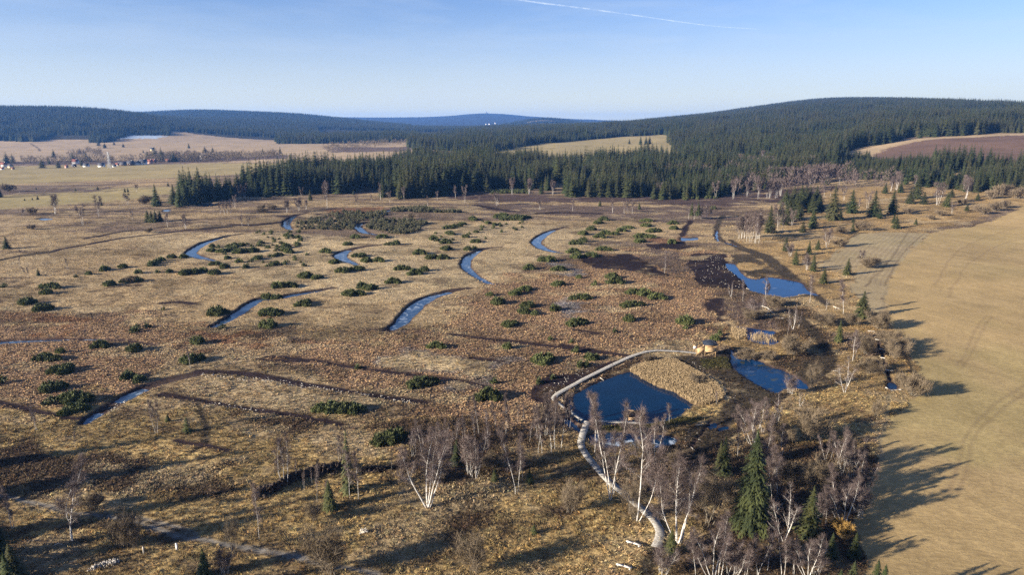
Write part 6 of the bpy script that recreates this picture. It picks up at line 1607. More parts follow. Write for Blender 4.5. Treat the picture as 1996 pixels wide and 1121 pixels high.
# ---------------------------------------------------------------- grass tussocks and heather, baked as stuff
def tufts(name, X, Y, size, blades, droop, seed, tone, label, hz=1.0):
    rg = np.random.default_rng(seed)
    n = len(X)
    A, Bc, K = paint(X, Y)
    dep, bare = carve(X, Y)
    z = macro(X, Y) - dep + micro(X, Y, K)
    ok = (bare < .35) & (dep < .15)
    if tone == 'heather': ok &= K > .45
    else: ok &= (K < .8) & (K > .12)
    lum = A.mean(1)
    ok &= lum > .055
    X, Y, z, A, Bc, K = X[ok], Y[ok], z[ok], A[ok], Bc[ok], K[ok]
    size = size[ok]; n = len(X)
    wind = .6 + fbm(X / 12, Y / 12, 2, 88) * 1.6
    Vs = []; Cs = []
    mixf = np.clip(rg.normal(.78 if tone == 'heather' else .66, .27, n), 0, 1.2)[:, None]
    base = Bc * (1 - mixf) + A * mixf
    hue = rg.normal(0, 1, (n, 1)); base = base * np.clip(1 + hue * np.array([[.06, .0, -.06]]) + rg.normal(0, 1, (n, 1)) * np.array([[.0, .04, .0]]), .6, 1.4)
    for b in range(blades):
        az = rg.uniform(0, 6.283, n)
        d = np.c_[np.cos(az), np.sin(az)]
        r0 = size * rg.uniform(.0, .5, n); L = size * rg.uniform(.55, 1.1, n)
        if tone != 'heather':      # grass is laid over by the wind in swirls
            d = d * .75 + np.c_[np.cos(wind * 3), np.sin(wind * 3)] * .8
        o = np.c_[X + np.cos(az) * r0, Y + np.sin(az) * r0, z - .05]
        hgt = L * droop * rg.uniform(.6, 1.2, n) * hz
        tip = o + np.c_[d * (L * .8)[:, None], hgt * .75]
        mid = o + np.c_[d * (L * .38)[:, None], hgt]
        s = np.c_[-np.sin(az), np.cos(az), np.zeros(n)] * (size * (.13 if tone == 'heather' else .045))[:, None]
        Vs.append(np.stack([o - s, o + s, mid + s * .8, tip, mid - s * .8], 1))
        sh = rg.uniform(.75, 1.25, n)[:, None]
        Cs.append(np.repeat((base * sh)[:, None], 5, 1))
    V = np.concatenate(Vs).reshape(-1, 3); Ct = np.concatenate(Cs).reshape(-1, 3)
    k = np.arange(len(V) // 5) * 5
    F4 = np.stack([k, k + 1, k + 2, k + 4], 1); F3 = np.stack([k + 4, k + 2, k + 3], 1)
    print(name, n, 'tufts', len(F4) * 2, 'faces')
    return tag(link(name, mesh_np(name, V, [F4, F3], M['grass'], tint=np.clip(Ct, 0, 1))), label, name.replace('_', ' '), kind='stuff')
rg = np.random.default_rng(99)
def field_pts(n, y0, y1, pw=1.0):
    # denser near the viewer
    t = rg.random(n); Y = (y0 ** (1 - pw) * (1 - t) + y1 ** (1 - pw) * t) ** (1 / (1 - pw)) if pw != 1 else y0 * (y1 / y0) ** t
    X = rg.uniform(-1, 1, n) * (.62 * Y + 45)
    return X, Y
X, Y = field_pts(64000, 66, 200, .5)
keep = X < 110
tufts('grass', X[keep], Y[keep], rg.uniform(.35, .85, keep.sum()), 17, .55, 1, 'grass', 'dry golden grass in tussocks over the near ground')
X, Y = field_pts(60000, 180, 560, .6)
tufts('sedge', X, Y, rg.uniform(.5, 1.2, len(X)), 7, .45, 2, 'grass', 'pale dry sedge over the open bog')
X, Y = field_pts(130000, 100, 340, .6)
tufts('heather', X, Y, rg.uniform(.25, .55, len(X)), 7, .85, 3, 'heather', 'brown heather tussocks over the bog')

# reeds
def reeds(name, P, n, h, seed, label):
    rg = np.random.default_rng(seed)
    x0, y0 = P.min(0); x1, y1 = P.max(0)
    X = rg.uniform(x0, x1, n * 3); Y = rg.uniform(y0, y1, n * 3)
    k = inpoly(X, Y, P); X = X[k][:n]; Y = Y[k][:n]; n = len(X)
    z = macro(X, Y) - .5
    out = []
    for b in range(9):
        o = np.c_[X + rg.normal(0, .15, n), Y + rg.normal(0, .15, n), z]
        L = h * rg.uniform(.6, 1.1, n)
        tip = o + np.c_[rg.normal(0, .2, n), rg.normal(0, .2, n), L + .3]
        a = rg.uniform(0, 3.14, n); s = np.c_[np.cos(a), np.sin(a), 0 * a] * .018
        out.append(np.stack([o - s, o + s, tip + s * 1.6, tip - s * 1.6], 1))
    V = np.concatenate(out).reshape(-1, 3)
    return tag(link(name, mesh_np(name, V, np.arange(len(V)).reshape(-1, 4), M['reed'])), label, 'reeds', kind='stuff')
reeds('reeds', wpoly('o', [(800, 455), (1000, 350), (1180, 370), (1350, 460), (1520, 560), (1600, 660), (1580, 715), (1420, 755), (1345, 740), (1180, 630), (1020, 580), (880, 505)]), 5200, .9, 5, 'pale reed bed running down into the black pond')
reeds('reeds', wpoly('p', [(215, 175), (300, 168), (350, 185), (410, 208), (350, 232), (270, 222), (210, 200)]), 70, 1.0, 6, 'reeds standing in the small blue pond')
reeds('reeds', wpoly('p', [(100, 130), (190, 140), (195, 190), (130, 215), (95, 170)]), 260, .9, 7, 'pale reeds on the left shore of the small reed pond')

# ---------------------------------------------------------------- boardwalks
def walk(name, tagc, pts, width, z, label, posts=True, step=.16):
    P = spline([WZ(tagc, x, y)[:2] for x, y in pts], 10)
    seg = np.hypot(*np.diff(P, axis=0).T); L = np.concatenate([[0], np.cumsum(seg)])
    n = int(L[-1] / step)
    s = (np.arange(n) + .5) * step
    X = np.interp(s, L, P[:, 0]); Y = np.interp(s, L, P[:, 1])
    dx = np.gradient(X); dy = np.gradient(Y); th = np.arctan2(dy, dx)
    root = empty(name, (X[0], Y[0], 0))
    rg = np.random.default_rng(len(name) + n)
    mb = MB()
    for i in range(n):
        mb.box((X[i] - X[0], Y[i] - Y[0], z + rg.uniform(-.008, .008)), (step * .90, width * rg.uniform(.97, 1.03), .045), th[i])
    link('deck', mb.mesh('deck', M['deck']), root)
    for sgn in (-1, 1):
        b = MB()
        ox = -np.sin(th) * sgn * width * .36; oy = np.cos(th) * sgn * width * .36
        k = list(range(0, n, 8)) + [n - 1]
        b.tube([(X[i] + ox[i] - X[0], Y[i] + oy[i] - Y[0], z - .10) for i in k], .07, 4)
        link('beam', b.mesh('beam', M['greybark']), root)
    b = MB()
    for i in range(6, n, 14):
        for sgn in (-1, 1):
            b.box((X[i] - np.sin(th[i]) * sgn * width * .36 - X[0], Y[i] + np.cos(th[i]) * sgn * width * .36 - Y[0], z - .55), (.1, .1, .9), th[i])
    link('support_posts', b.mesh('support_posts', M['greybark']), root)
    tag(root, label, 'boardwalk')
    return root
walk('boardwalk', 'k', [(1092, 955), (1112, 905), (1118, 850), (1085, 785), (1030, 730), (960, 670), (900, 618), (800, 535), (700, 425), (640, 350), (608, 285), (620, 215), (652, 132)], 1.4, .30, 'weathered plank boardwalk winding up from the lower thicket to the black pond')
walk('boardwalk', 'o', [(380, 893), (330, 862), (283, 828), (205, 772), (150, 728), (122, 714)], .8, .28, 'narrow plank walk round the left corner of the black pond')
walk('boardwalk', 'o', [(120, 715), (160, 672), (220, 635), (320, 580), (400, 535), (520, 475), (620, 425), (720, 378), (820, 335), (930, 302), (1030, 292), (1120, 294), (1250, 302), (1372, 316)], 1.25, .36, 'pale plank boardwalk curving round the black pond to the lookout hut')
walk('jetty', 'k', [(665, 136), (760, 139), (880, 143), (998, 148)], 1.0, .42, 'narrow grey plank jetty along the near shore of the black pond')

# railed platform over the pond edge
x, y, _ = WZ('k', 952, 112)
r = empty('pond_platform', (x, y, 0))
mb = MB()
for i in range(16): mb.box((-1.35 + i * .18, 0, .42), (.15, 3.0, .05))
link('deck', mb.mesh('platform_deck', M['rootwood']), r)
for nm, c, d, k in (('side_wall', (-1.45, 0, .95), (.06, 3.1, 1.0), 0), ('side_wall', (1.45, 0, .95), (.06, 3.1, 1.0), 0), ('end_wall', (0, 1.55, .95), (2.9, .06, 1.0), 1)):
    b = MB()
    for j in range(5):
        b.box((c[0], c[1], .55 + j * .2), (d[0], d[1], .17))
    b.box((c[0], c[1], 1.52), (max(d[0], .2), max(d[1], .2), .05))
    link(nm, b.mesh(nm, M['wood']), r)
b = MB()
b.box((0, -1.55, .62), (2.9, .06, .30)); b.box((0, -1.55, .98), (2.9, .07, .12))
link('front_rail', b.mesh('front_rail', M['wood']), r)
for sx in (-1.4, 1.4):
    for sy in (-1.45, 1.45):
        b = MB(); b.box((sx, sy, .35), (.12, .12, 2.4)); link('post', b.mesh('post', M['wood']), r)
r.rotation_euler = (0, 0, -.08); r.scale = (.92, .92, .9)
tag(r, 'square wooden viewing platform with board sides on the shore of the black pond', 'platform')

# the lookout hut
x, y, _ = WZ('o', 1474, 318)
hut = empty('lookout_hut', (x, y, -.1), -.12)
W2, D2, FZ, EZ = 1.35, 1.25, 1.45, 3.35
for sx in (-1, 1):
    for sy in (-1, 1):
        b = MB(); b.box((sx * W2, sy * D2, EZ / 2), (.15, .15, EZ)); b.box((sx * W2, sy * D2, .06), (.34, .34, .16)); link('post', b.mesh('post', M['wood']), hut)
b = MB()
for i in range(15): b.box((0, -D2 + .06 + i * (2 * D2 - .1) / 14, FZ), (2 * W2 - .16, .15, .05))
b.box((0, -D2, FZ - .12), (2 * W2 - .16, .08, .18)); b.box((0, D2, FZ - .12), (2 * W2 - .16, .08, .18))
link('floor', b.mesh('hut_floor', M['wood']), hut)
for nm, c, d in (('front_wall', (0, -D2 - .09), (2 * W2 + .16, .03)), ('back_wall', (0, D2 + .09), (2 * W2 + .16, .03)), ('side_wall', (W2 + .09, 0), (.03, 2 * D2 + .1))):
    b = MB()
    for j in range(6): b.box((c[0], c[1], FZ + .12 + j * .17), (d[0], d[1], .155))
    b.box((c[0], c[1], FZ + 1.12), (d[0] + .03, d[1] + .10, .06))
    link(nm, b.mesh(nm, M['wood']), hut)
b = MB(); b.box((0, -D2, EZ - .12), (2 * W2 - .16, .10, .20)); b.box((0, D2, EZ - .12), (2 * W2 - .16, .10, .20)); b.box((W2, 0, EZ - .12), (.10, 2 * D2 - .16, .20)); b.box((-W2, 0, EZ - .12), (.10, 2 * D2 - .16, .20))
link('eaves_beam', b.mesh('eaves_beam', M['wood']), hut)
b = MB(); b.tube([(-W2 + .05, -D2 - .02, .15), (W2 - .1, -D2 - .02, FZ - .25)], .06, 4); link('brace', b.mesh('brace', M['wood']), hut)
b = MB(); b.tube([(W2 - .3, -D2 + .1, EZ - .2), (-.2, D2 - .1, EZ - .9)], .05, 4); link('brace', b.mesh('brace2', M['wood']), hut)
b = MB(); e = .5; zt = EZ + .95
V = [(-W2 - e, -D2 - e, EZ), (W2 + e, -D2 - e, EZ), (W2 + e, D2 + e, EZ), (-W2 - e, D2 + e, EZ), (-.12, 0, zt), (.12, 0, zt)]
V += [(a, c_, z_ - .09) for a, c_, z_ in V[:4]]
b.add(V, [(0, 1, 5, 4), (2, 3, 4, 5), (0, 6, 7, 1), (1, 7, 8, 2), (2, 8, 9, 3), (3, 9, 6, 0), (6, 9, 8, 7)], [(1, 2, 5), (3, 0, 4)])
rf = link('roof', b.mesh('hut_roof', M['roofdark']), hut)
b = MB()
for p, q in ((V[0], V[4]), (V[1], V[5]), (V[2], V[5]), (V[3], V[4]), (V[4], V[5])):
    b.tube([(p[0], p[1], p[2] + .03), (q[0], q[1], q[2] + .03)], .035, 4)
link('ridge_cap', b.mesh('ridge_cap', M['roof_grey']), rf)
# stair ramp with board sides, down to the boardwalk on the left
b = MB()
for i in range(7):
    t_ = i / 6
    b.box((-W2 - .25 - 1.75 * t_, -.35, FZ - .1 - (FZ - .55) * t_), (.30, 1.1, .05))
link('stairs', b.mesh('stairs', M['wood']), hut)
for sy in (-1.02, .32):
    b = MB()
    x0, x1 = -W2 - .12, -W2 - 2.05; z0, z1 = FZ, .55
    Vp = [(x0, sy, z0 - .15), (x1, sy, z1 - .15), (x1, sy, z1 + .95), (x0, sy, z0 + 1.0)]
    Vp += [(a, c_ + .05, z_) for a, c_, z_ in Vp]
    b.add(Vp, [(0, 1, 2, 3), (4, 7, 6, 5), (0, 4, 5, 1), (1, 5, 6, 2), (2, 6, 7, 3), (3, 7, 4, 0)])
    link('stair_side', b.mesh('stair_side', M['wood']), hut)
    b = MB(); b.box((x1 - .08, sy + .02, .78), (.13, .13, 1.75)); link('newel_post', b.mesh('newel_post', M['wood']), hut)
tag(hut, 'raised wooden lookout hut with dark pyramid roof at the end of the boardwalk', 'hut')

# information board
x, y, _ = WZ('o', 1348, 300)
r = empty('information_board', (x, y, 0), .1)
for sx in (-.42, .42):
    b = MB(); b.box((sx, 0, .9), (.09, .09, 1.8)); link('post', b.mesh('post', M['wood']), r)
b = MB(); b.box((0, -.06, 1.55), (.95, .04, .75)); link('panel', b.mesh('panel', M['white']), r)
b = MB(); b.box((0, -.05, 2.05), (1.15, .35, .05), tilt=[[1, 0, 0], [0, .9, -.43], [0, .43, .9]]); link('roof_board', b.mesh('roof_board', M['redsign']), r)
tag(r, 'white information board on two posts left of the lookout hut', 'sign')

# benches made of split logs
for (x0, y0, x1, y1, lab) in ((900, 920, 995, 948, 'pale log bench left of the end of the boardwalk'), (835, 1070, 935, 1097, 'second pale log bench nearest the bottom edge')):
    a = WZ('k', x0, y0); c_ = WZ('k', x1, y1)
    cx, cy = (a[0] + c_[0]) / 2, (a[1] + c_[1]) / 2
    L = math.hypot(c_[0] - a[0], c_[1] - a[1]); th = math.atan2(c_[1] - a[1], c_[0] - a[0])
    r = empty('log_bench', (cx, cy, 0), th)
    b = MB(); b.box((-L * .25, 0, .46), (L * .49, .36, .10)); b.box((L * .25, 0, .465), (L * .49, .36, .10)); link('seat', b.mesh('seat', M['paintwood']), r)
    for sx in (-.38, .38):
        b = MB(); b.tube([(L * sx, 0, -.2), (L * sx, 0, .41)], .14, 8); link('leg', b.mesh('leg', M['deadwood']), r)
    tag(r, lab, 'bench')

# marker posts by the track
for (tx, ty, w, h, mat, lab) in ((1148, 962, .22, 1.0, 'white', 'short white marker post beside the gravel track'), (933, 990, .14, 1.3, 'deadwood', 'thin dark topped marker post beside the gravel track')):
    x, y, _ = WZ('i', tx, ty); zg = ground_z(x, y)
    r = empty('marker_post', (x, y, zg))
    b = MB(); b.box((0, 0, h / 2), (w, w * .8, h)); link('shaft', b.mesh('shaft', M[mat]), r)
    b = MB(); b.box((0, 0, h + .04), (w * 1.15, w, .09)); link('cap', b.mesh('cap', M['rootwood' if mat != 'white' else 'steel']), r)
    tag(r, lab, 'post')

# logs, dead branches, stumps
def log(pts, rad, lab, kind='fallen_log', mat='deadwood', cat='log'):
    P = [WZ(t, x, y) for t, x, y, *_ in pts]
    dz = [p[3] if len(p) > 3 else .15 for p in pts]
    b = MB(); o0 = P[0]
    zs = [ground_z(p[0], p[1]) + d for p, d in zip(P, dz)]
    b.tube([(p[0] - o0[0], p[1] - o0[1], z - zs[0]) for p, z in zip(P, zs)], np.linspace(rad, rad * .7, len(P)), 6)
    return tag(link(kind, b.mesh(kind, M[mat]), loc=(o0[0], o0[1], zs[0])), lab, cat, 'logs and deadwood')
log([('p', 983, 154), ('p', 1027, 157)], .14, 'white log across the meadow drain farthest from the viewer')
log([('p', 1030, 208), ('p', 1075, 216)], .16, 'second white log across the meadow drain from the back')
log([('p', 1058, 270), ('p', 1098, 277)], .14, 'third white log across the meadow drain from the back')
log([('p', 1062, 326), ('p', 1095, 332)], .14, 'fourth white log across the meadow drain from the back')
log([('p', 1095, 409), ('p', 1150, 414)], .15, 'nearest white log across the meadow drain above the little pool')
log([('p', 1098, 522), ('p', 1130, 532), ('p', 1200, 535)], .2, 'white iced log at the near side of the little blue pool')
log([('p', 748, 413), ('p', 790, 414)], .12, 'pale log at the edge of the muddy flat')
log([('h', 290, 655), ('h', 330, 680, .8), ('h', 382, 712)], .13, 'fallen white birch stem below the bright blue pond')
log([('h', 320, 720), ('h', 345, 690, .8)], .08, 'broken end of the fallen white birch')
log([('h', 395, 735), ('h', 440, 738)], .12, 'pale log on the heath before the cluster of thick white stems')
log([('h', 345, 470, .1), ('h', 382, 480, .1)], .10, 'drift log at the far shore of the bright blue pond')
log([('h', 760, 660), ('h', 800, 675)], .14, 'light log in the rough grass left of the broad dark spruce')
log([('h', 195, 540), ('h', 215, 542)], .15, 'white block on the near shore of the bright blue pond')
log([('o', 532, 520), ('o', 562, 530)], .12, 'white log between the upper boardwalk and the black pond')
log([('i', 340, 950, .3), ('i', 380, 935, .4), ('i', 412, 938, .2)], .07, 'bent dead branch left of the gravel track')
log([('k', 1350, 158), ('k', 1400, 150)], .10, 'pale log at the head of the narrow black drain')
log([('k', 1320, 285), ('k', 1345, 320)], .08, 'thin stick across the narrow black drain')
def heap(name, path, n, w, h, seed, lab, mat='rootwood', size=.5):
    rg = np.random.default_rng(seed)
    P = spline([WZ(*p)[:2] for p in path], 8)
    b = MB(); ox, oy = P[0]
    for i in range(n):
        t = rg.random() * (len(P) - 1.01); k = int(t); p = P[k] + (P[k + 1] - P[k]) * (t - k)
        q = rg.normal(0, .45); env = math.exp(-q * q * 1.2)
        z = rg.uniform(0, 1) * h * env
        px, py = p[0] + q * w * .3, p[1] + q * w
        if rg.random() < .45:
            d = rg.normal(0, 1, 3) * np.array([1, 1, .6]); d /= np.linalg.norm(d); L = size * rg.uniform(.8, 2.6)
            c = np.array([px - ox, py - oy, z + .1])
            b.tube([c - d * L / 2, c + rg.normal(0, .1, 3), c + d * L / 2], [.09 * size * 2, .07 * size * 2, .03], 4)
        else:
            m = rg.normal(0, 1, (3, 3)); qm, _ = np.linalg.qr(m)
            b.box((px - ox, py - oy, z), size * rg.uniform(.4, 1.3, 3), 0, qm)
    me = b.mesh(name, M[mat])
    return tag(link(name, me, loc=(ox, oy, 0)), lab, 'earth bank' if 'bank' in name else 'stump', None)
heap('root_bank', [('i', 1660, 612), ('i', 1760, 590), ('i', 1850, 545), ('j', 250, 505), ('j', 360, 470), ('j', 450, 455), ('j', 545, 440)], 900, 1.5, 1.5, 1, 'long dark bank of roots and peat behind the thin birches')
heap('root_bank', [('j', 690, 455), ('j', 760, 450), ('j', 830, 448)], 180, 1.0, .8, 2, 'short dark root bank right of the ragged spruce')
heap('tree_stump', [('j', 680, 850), ('j', 715, 860)], 36, .4, .7, 3, 'pale splintered stump in the golden grass', 'deadwood', .32)
heap('brushwood_pile', [('i', 590, 1090), ('i', 680, 1060), ('i', 760, 1050)], 200, .8, .5, 4, 'pile of bleached brushwood near the gravel track', 'deadwood', .22)
# pale chips of wood and ice on the bare peat: too many to count
rg = np.random.default_rng(44)
b = MB()
for t, poly, n, sz in (('g', [(1320, 330), (1540, 325), (1560, 400), (1640, 480), (1640, 535), (1420, 520), (1350, 450)], 130, .28), ('o', [(0, 680), (100, 490), (500, 420), (300, 560), (100, 690)], 60, .2), ('n', [(0, 440), (400, 510), (1000, 600), (1000, 620), (300, 520), (0, 470)], 110, .25),
                       ('m', [(1300, 415), (1990, 500), (1990, 530), (1300, 450)], 90, .25), ('m', [(1060, 560), (1600, 640), (1990, 700), (1990, 730), (1500, 650), (1060, 590)], 90, .25), ('o', [(1400, 400), (1600, 600), (1900, 640), (1600, 720), (1300, 350)], 70, .18), ('k', [(1150, 200), (1400, 160), (1400, 300), (1200, 300)], 30, .15),
                       ('m', [(560, 745), (700, 640), (860, 560), (960, 520), (860, 600), (700, 700)], 40, .22)):
    P = wpoly(t, poly); x0, y0 = P.min(0); x1, y1 = P.max(0); c = 0
    while c < n:
        x, y = rg.uniform(x0, x1), rg.uniform(y0, y1)
        if inpoly(np.array([x]), np.array([y]), P)[0]:
            zg = ground_z(x, y)
            m = rg.normal(0, 1, (3, 3)); qm, _ = np.linalg.qr(m)
            b.box((x, y, zg + .05), (sz * rg.uniform(.5, 2.2), sz * rg.uniform(.3, .7), sz * .3), rg.uniform(0, 3.1)); c += 1
tag(link('debris', b.mesh('debris', M['deadwood'])), 'pale wood chips strewn over the bare peat', 'debris', kind='stuff')

# ---------------------------------------------------------------- the village
def house(px, py, wpx, wall, roof, rz, lab, hf=1.0, chim=True, annex=False):
    x, y, z = W(px, py)
    w = wpx / FPX * y
    r = empty('village_house', (x, y, z), rz)
    d = w * .75; h = w * .42 * hf; e = w * .06; rh = w * .42
    b = MB(); b.box((0, 0, h / 2 - .5), (w, d, h + 1))
    b.add([(-w/2, -d/2, h), (-w/2, d/2, h), (-w/2, 0, h + rh * .97), (w/2, -d/2, h), (w/2, d/2, h), (w/2, 0, h + rh * .97)], [(0, 3, 5, 2), (1, 2, 5, 4)], [(0, 2, 1), (3, 4, 5)])
    if annex: b.box((w * .75, 0, h * .35), (w * .5, d * .7, h * .7))
    link('wall', b.mesh('wall', M[wall]), r)
    b = MB(); q = .25
    for s in (-1, 1):
        y0 = s * (d / 2 + e)
        z0 = h - rh * (e / (d / 2))
        V = [(-w/2 - e, y0, z0), (w/2 + e, y0, z0), (w/2 + e, 0, h + rh), (-w/2 - e, 0, h + rh)]
        V += [(a, c_, zz + q) for a, c_, zz in V]
        b.add(V, [(0, 1, 2, 3), (4, 7, 6, 5), (0, 4, 5, 1), (1, 5, 6, 2), (2, 6, 7, 3), (3, 7, 4, 0)])
    rf = link('roof', b.mesh('roof', M[roof]), r)
    if chim:
        b = MB(); b.box((w * .2, 0, h + rh + .3), (.8, .8, 1.6)); link('chimney', b.mesh('chimney', M['plaster_white']), rf)
    for (wx_, s) in ((-.28, -1), (0.02, -1), (.30, -1)):
        b = MB(); b.box((wx_ * w, s * (d / 2 + .02), h * .55), (w * .10, .08, h * .32)); link('window', b.mesh('window', M['glass']), r)
    for k_ in (-.18, .18):
        b = MB(); b.box((-w / 2 - .02, k_ * d, h * .6), (.08, d * .13, h * .32)); link('window', b.mesh('window', M['glass']), r)
    b = MB(); b.box((-w / 2 - .03, 0, h * 1.25), (.08, d * .12, h * .3)); link('window', b.mesh('window', M['glass']), r)
    b = MB(); b.box((w * .16, -d / 2 - .03, h * .27), (w * .07, .09, h * .5)); link('door', b.mesh('door', M['plaster_brown']), r)
    return tag(r, lab, 'house', 'houses of the village in the valley')
HS = [
 (28, 585, 30, 'plaster_white', 'roof_red', .5, 'big white gabled house at the left end of the village', 1.4, True),
 (70, 588, 26, 'plaster_yellow', 'roof_grey', -.3, 'low cream house right of the big white gabled one', 1.0, False),
 (15, 600, 18, 'plaster_white', 'roof_red', .2, 'small white outbuilding at the left edge of the village', 1.0, False),
 (85, 600, 16, 'plaster_yellow', 'roof_red', .8, 'small cream hut at the meadow edge by the left houses', 1.0, False),
 (433, 590, 17, 'plaster_pink', 'roof_red', .9, 'small pink walled cottage alone at the meadow edge', 1.5, False),
 (492, 562, 34, 'plaster_white', 'roof_red', .1, 'white house with red roof between dark conifers', 1.0, True),
 (560, 582, 30, 'plaster_white', 'roof_grey', .1, 'long low white shed with grey roof', .7, False),
 (480, 583, 24, 'plaster_brown', 'roof_grey', .0, 'low brown barn beneath the red roofed house', .7, False),
 (660, 583, 34, 'plaster_white', 'roof_grey', .1, 'white walled barn left of the lattice mast', .8, False),
 (742, 583, 20, 'plaster_white', 'roof_grey', .3, 'white box like garage right of the lattice mast', .9, False),
 (765, 575, 22, 'plaster_white', 'roof_red', .2, 'small white house with bright red roof beside the white garage', .9, True),
 (800, 575, 34, 'plaster_brown', 'roof_grey', .2, 'brown shed row right of the bright red roof', .7, False),
 (848, 572, 36, 'plaster_brown', 'roof_grey', .2, 'dark house with light gable in the middle of the row', .9, True),
 (888, 570, 26, 'plaster_white', 'roof_grey', .7, 'white gabled house facing left in the middle of the row', 1.3, True),
 (930, 568, 42, 'plaster_white', 'roof_grey', .15, 'broad dark roofed barn right of the white gabled house', .9, True),
 (975, 562, 28, 'plaster_pink', 'roof_red', .7, 'pink gabled house with red roof in the row', 1.2, True),
 (1000, 556, 26, 'plaster_brown', 'roof_red', .3, 'brown house with small red gable right of the pink one', 1.1, True),
 (988, 480, 22, 'plaster_yellow', 'roof_grey', .5, 'yellow gabled house above the trees', 1.4, True),
 (1062, 520, 22, 'plaster_white', 'roof_grey', .6, 'white gable half hidden in the tall village trees', 1.5, True),
 (1090, 552, 24, 'plaster_brown', 'roof_red', .4, 'brown cottage under the tall dark conifers', 1.0, True),
 (1165, 545, 30, 'plaster_pink', 'roof_grey', .2, 'low pinkish house behind the big conifer', .8, True),
 (1150, 510, 26, 'plaster_brown', 'roof_red', .2, 'house with dull red roof above the big conifer', 1.0, True),
 (1215, 522, 26, 'plaster_yellow', 'roof_red', .6, 'cream house glowing in sun among conifers', 1.2, True),
 (1272, 538, 20, 'plaster_brown', 'roof_grey', .1, 'little brown shed before the last big house', .8, False),
 (1322, 532, 36, 'plaster_white', 'roof_grey', .75, 'big chalet with steep dark roof at the right end of the village', 1.0, True),
]
for x, y, w, wa, ro, rz, lab, hf, ch in HS:
    px, py = Z('a', x, y)
    house(px, py, w / 3.327, wa, ro, rz, lab, hf, ch)
for (x, y, w, lab) in ((1490, 308, 10, 'left white building under the far tower hill'), (1512, 309, 12, 'middle white building under the far tower hill'), (1550, 303, 12, 'right white building under the far tower hill')):
    px, py = Z('b', x, y)
    X0, Y0, Z0 = W(px, py)
    house(px, py, w / 3.327 * 1.1, 'plaster_white', 'roof_grey', .1, lab, 1.2, False)

# lattice mast
px, py = Z('a', 712, 590); x, y, z = W(px, py)
H = 100 / 3.327 / FPX * y
r = empty('lattice_mast', (x, y, z))
for sx in (-1, 1):
    for sy in (-1, 1):
        b = MB(); b.tube([(sx * 2.3, sy * 2.3, -1), (sx * .7, sy * .7, H * .72), (sx * .6, sy * .6, H)], [.17, .14, .10], 4); link('leg', b.mesh('leg', M['steel']), r)
b = MB()
for k in range(12):
    t0, t1 = k / 12, (k + 1) / 12
    w0 = np.interp(t0, [0, .72, 1], [2.3, .7, .6]); w1 = np.interp(t1, [0, .72, 1], [2.3, .7, .6])
    for a_, c_ in (((-1, -1), (1, -1)), ((1, -1), (1, 1)), ((1, 1), (-1, 1)), ((-1, 1), (-1, -1))):
        b.tube([(a_[0] * w0, a_[1] * w0, t0 * H), (c_[0] * w1, c_[1] * w1, t1 * H)], .10, 3)
        b.tube([(c_[0] * w0, c_[1] * w0, t0 * H), (a_[0] * w1, a_[1] * w1, t1 * H)], .10, 3)
link('bracing', b.mesh('bracing', M['steel']), r)
for q, zz in ((3.4, .97), (4.2, .86), (3.4, .76)):
    b = MB(); b.tube([(-q, 0, zz * H), (q, 0, zz * H)], .16, 4); link('cross_arm', b.mesh('cross_arm', M['steel']), r)
tag(r, 'grey steel lattice power mast rising in front of the village', 'mast')

# tower on the far summit
x, y = (948 - 998) / 1368 * 11000, 11000
z = float(macro(np.array([x]), np.array([y]))[0])
r = empty('summit_tower', (x, y, z - 3))
b = MB(); b.box((0, 0, 12), (7, 7, 24)); link('shaft', b.mesh('shaft', M['roof_grey']), r)
b = MB(); b.box((0, 0, 26), (10, 10, 5)); link('lookout_storey', b.mesh('lookout_storey', M['roof_grey']), r)
b = MB(); b.add([(-5.5, -5.5, 28.6), (5.5, -5.5, 28.6), (5.5, 5.5, 28.6), (-5.5, 5.5, 28.6), (0, 0, 36)], [(0, 3, 2, 1)], [(0, 1, 4), (1, 2, 4), (2, 3, 4), (3, 0, 4)]); link('roof', b.mesh('roof', M['roof_grey']), r)
b = MB(); b.box((16, 0, 6), (24, 12, 14)); link('annex', b.mesh('annex', M['roof_grey']), r)
tag(r, 'small stone lookout tower on the summit of the farthest hill', 'tower')

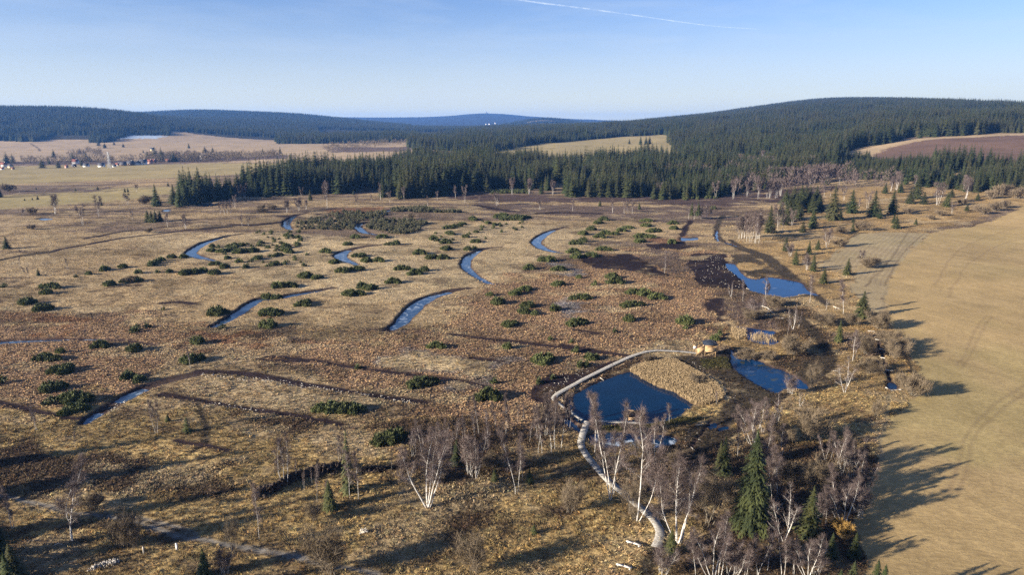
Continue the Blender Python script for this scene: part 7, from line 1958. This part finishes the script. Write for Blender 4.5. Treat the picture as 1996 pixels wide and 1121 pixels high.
# ---------------------------------------------------------------- contrail, high above the haze
def sky_pt(px, py, alt):
    d = px_ray(px, py); t = (alt - CAMH) / d[2]
    return d * t + np.array([0, 0, CAMH])
m, nt, bs = new_mat('contrail_vapour')
out = nt.nodes['Material Output']
tr = nt.nodes.new('ShaderNodeBsdfTransparent'); ms = nt.nodes.new('ShaderNodeMixShader'); df = nt.nodes.new('ShaderNodeBsdfTranslucent')
em = nt.nodes.new('ShaderNodeBsdfDiffuse'); em.inputs['Color'].default_value = (.9, .9, .9, 1); df.inputs['Color'].default_value = (.9, .9, .9, 1)
ad = nt.nodes.new('ShaderNodeAddShader'); nt.links.new(df.outputs[0], ad.inputs[0]); nt.links.new(em.outputs[0], ad.inputs[1])
lw = nt.nodes.new('ShaderNodeLayerWeight'); lw.inputs['Blend'].default_value = .5
f = mathn(nt, 'MULTIPLY', mathn(nt, 'SUBTRACT', 1.0, lw.outputs['Facing']), ramp(nt, noise(nt, posco(nt), .0012, 5, .7), .25, .75))
nt.links.new(mathn(nt, 'MULTIPLY', f, .15), ms.inputs[0]); nt.links.new(tr.outputs[0], ms.inputs[1]); nt.links.new(ad.outputs[0], ms.inputs[2])
nt.links.new(ms.outputs[0], out.inputs['Surface'])
pts = [sky_pt(px, py, 9500) for px, py in ((900, -25), (1020, 0), (1120, 13), (1230, 28), (1320, 41), (1400, 51), (1480, 56))]
b = MB(); P = spline(pts, 6)
b.tube(P, np.linspace(85, 45, len(P)) * (1 + .25 * np.sin(np.arange(len(P)) * 1.7)) * np.linspace(1, .6, len(P)), 10)
tag(link('contrail', b.mesh('contrail', m, smooth=True)), 'thin white aircraft trail slanting down across the upper sky', 'contrail')

# ---------------------------------------------------------------- air
_z = np.empty(len(bpy.data.objects['ground'].data.vertices) * 3, np.float32)
bpy.data.objects['ground'].data.vertices.foreach_get('co', _z)
_lo = float(_z[2::3].min()) - 1.0
_hi = max(float(_z[2::3].max()), float((Hh + tall).max()), float(bpy.data.objects['summit_tower'].location.z) + 40) + 4
print('air from', _lo, 'to', _hi)
b = MB(); b.box((0, 7150, (_lo + _hi) / 2), (30800, 14800, _hi - _lo))
hz = bpy.data.materials.new('haze'); hz.use_nodes = True
nt = hz.node_tree; nt.nodes.remove(nt.nodes['Principled BSDF'])
pv = nt.nodes.new('ShaderNodeVolumePrincipled')
pv.inputs['Color'].default_value = (.14, .38, 1.0, 1)
pv.inputs['Density'].default_value = 6.0e-5
pv.inputs['Anisotropy'].default_value = 0.1
nt.links.new(pv.outputs[0], nt.nodes['Material Output'].inputs['Volume'])
tag(link('haze', b.mesh('haze', hz)), kind='stuff')

settle_labels()
print('pines', sum(1 for o in bpy.data.objects if o.name.startswith('dwarf_pine')), 'birches', sum(1 for o in bpy.data.objects if o.name.startswith('birch_tree')), 'spruces', sum(1 for o in bpy.data.objects if o.name.startswith('spruce_tree')))
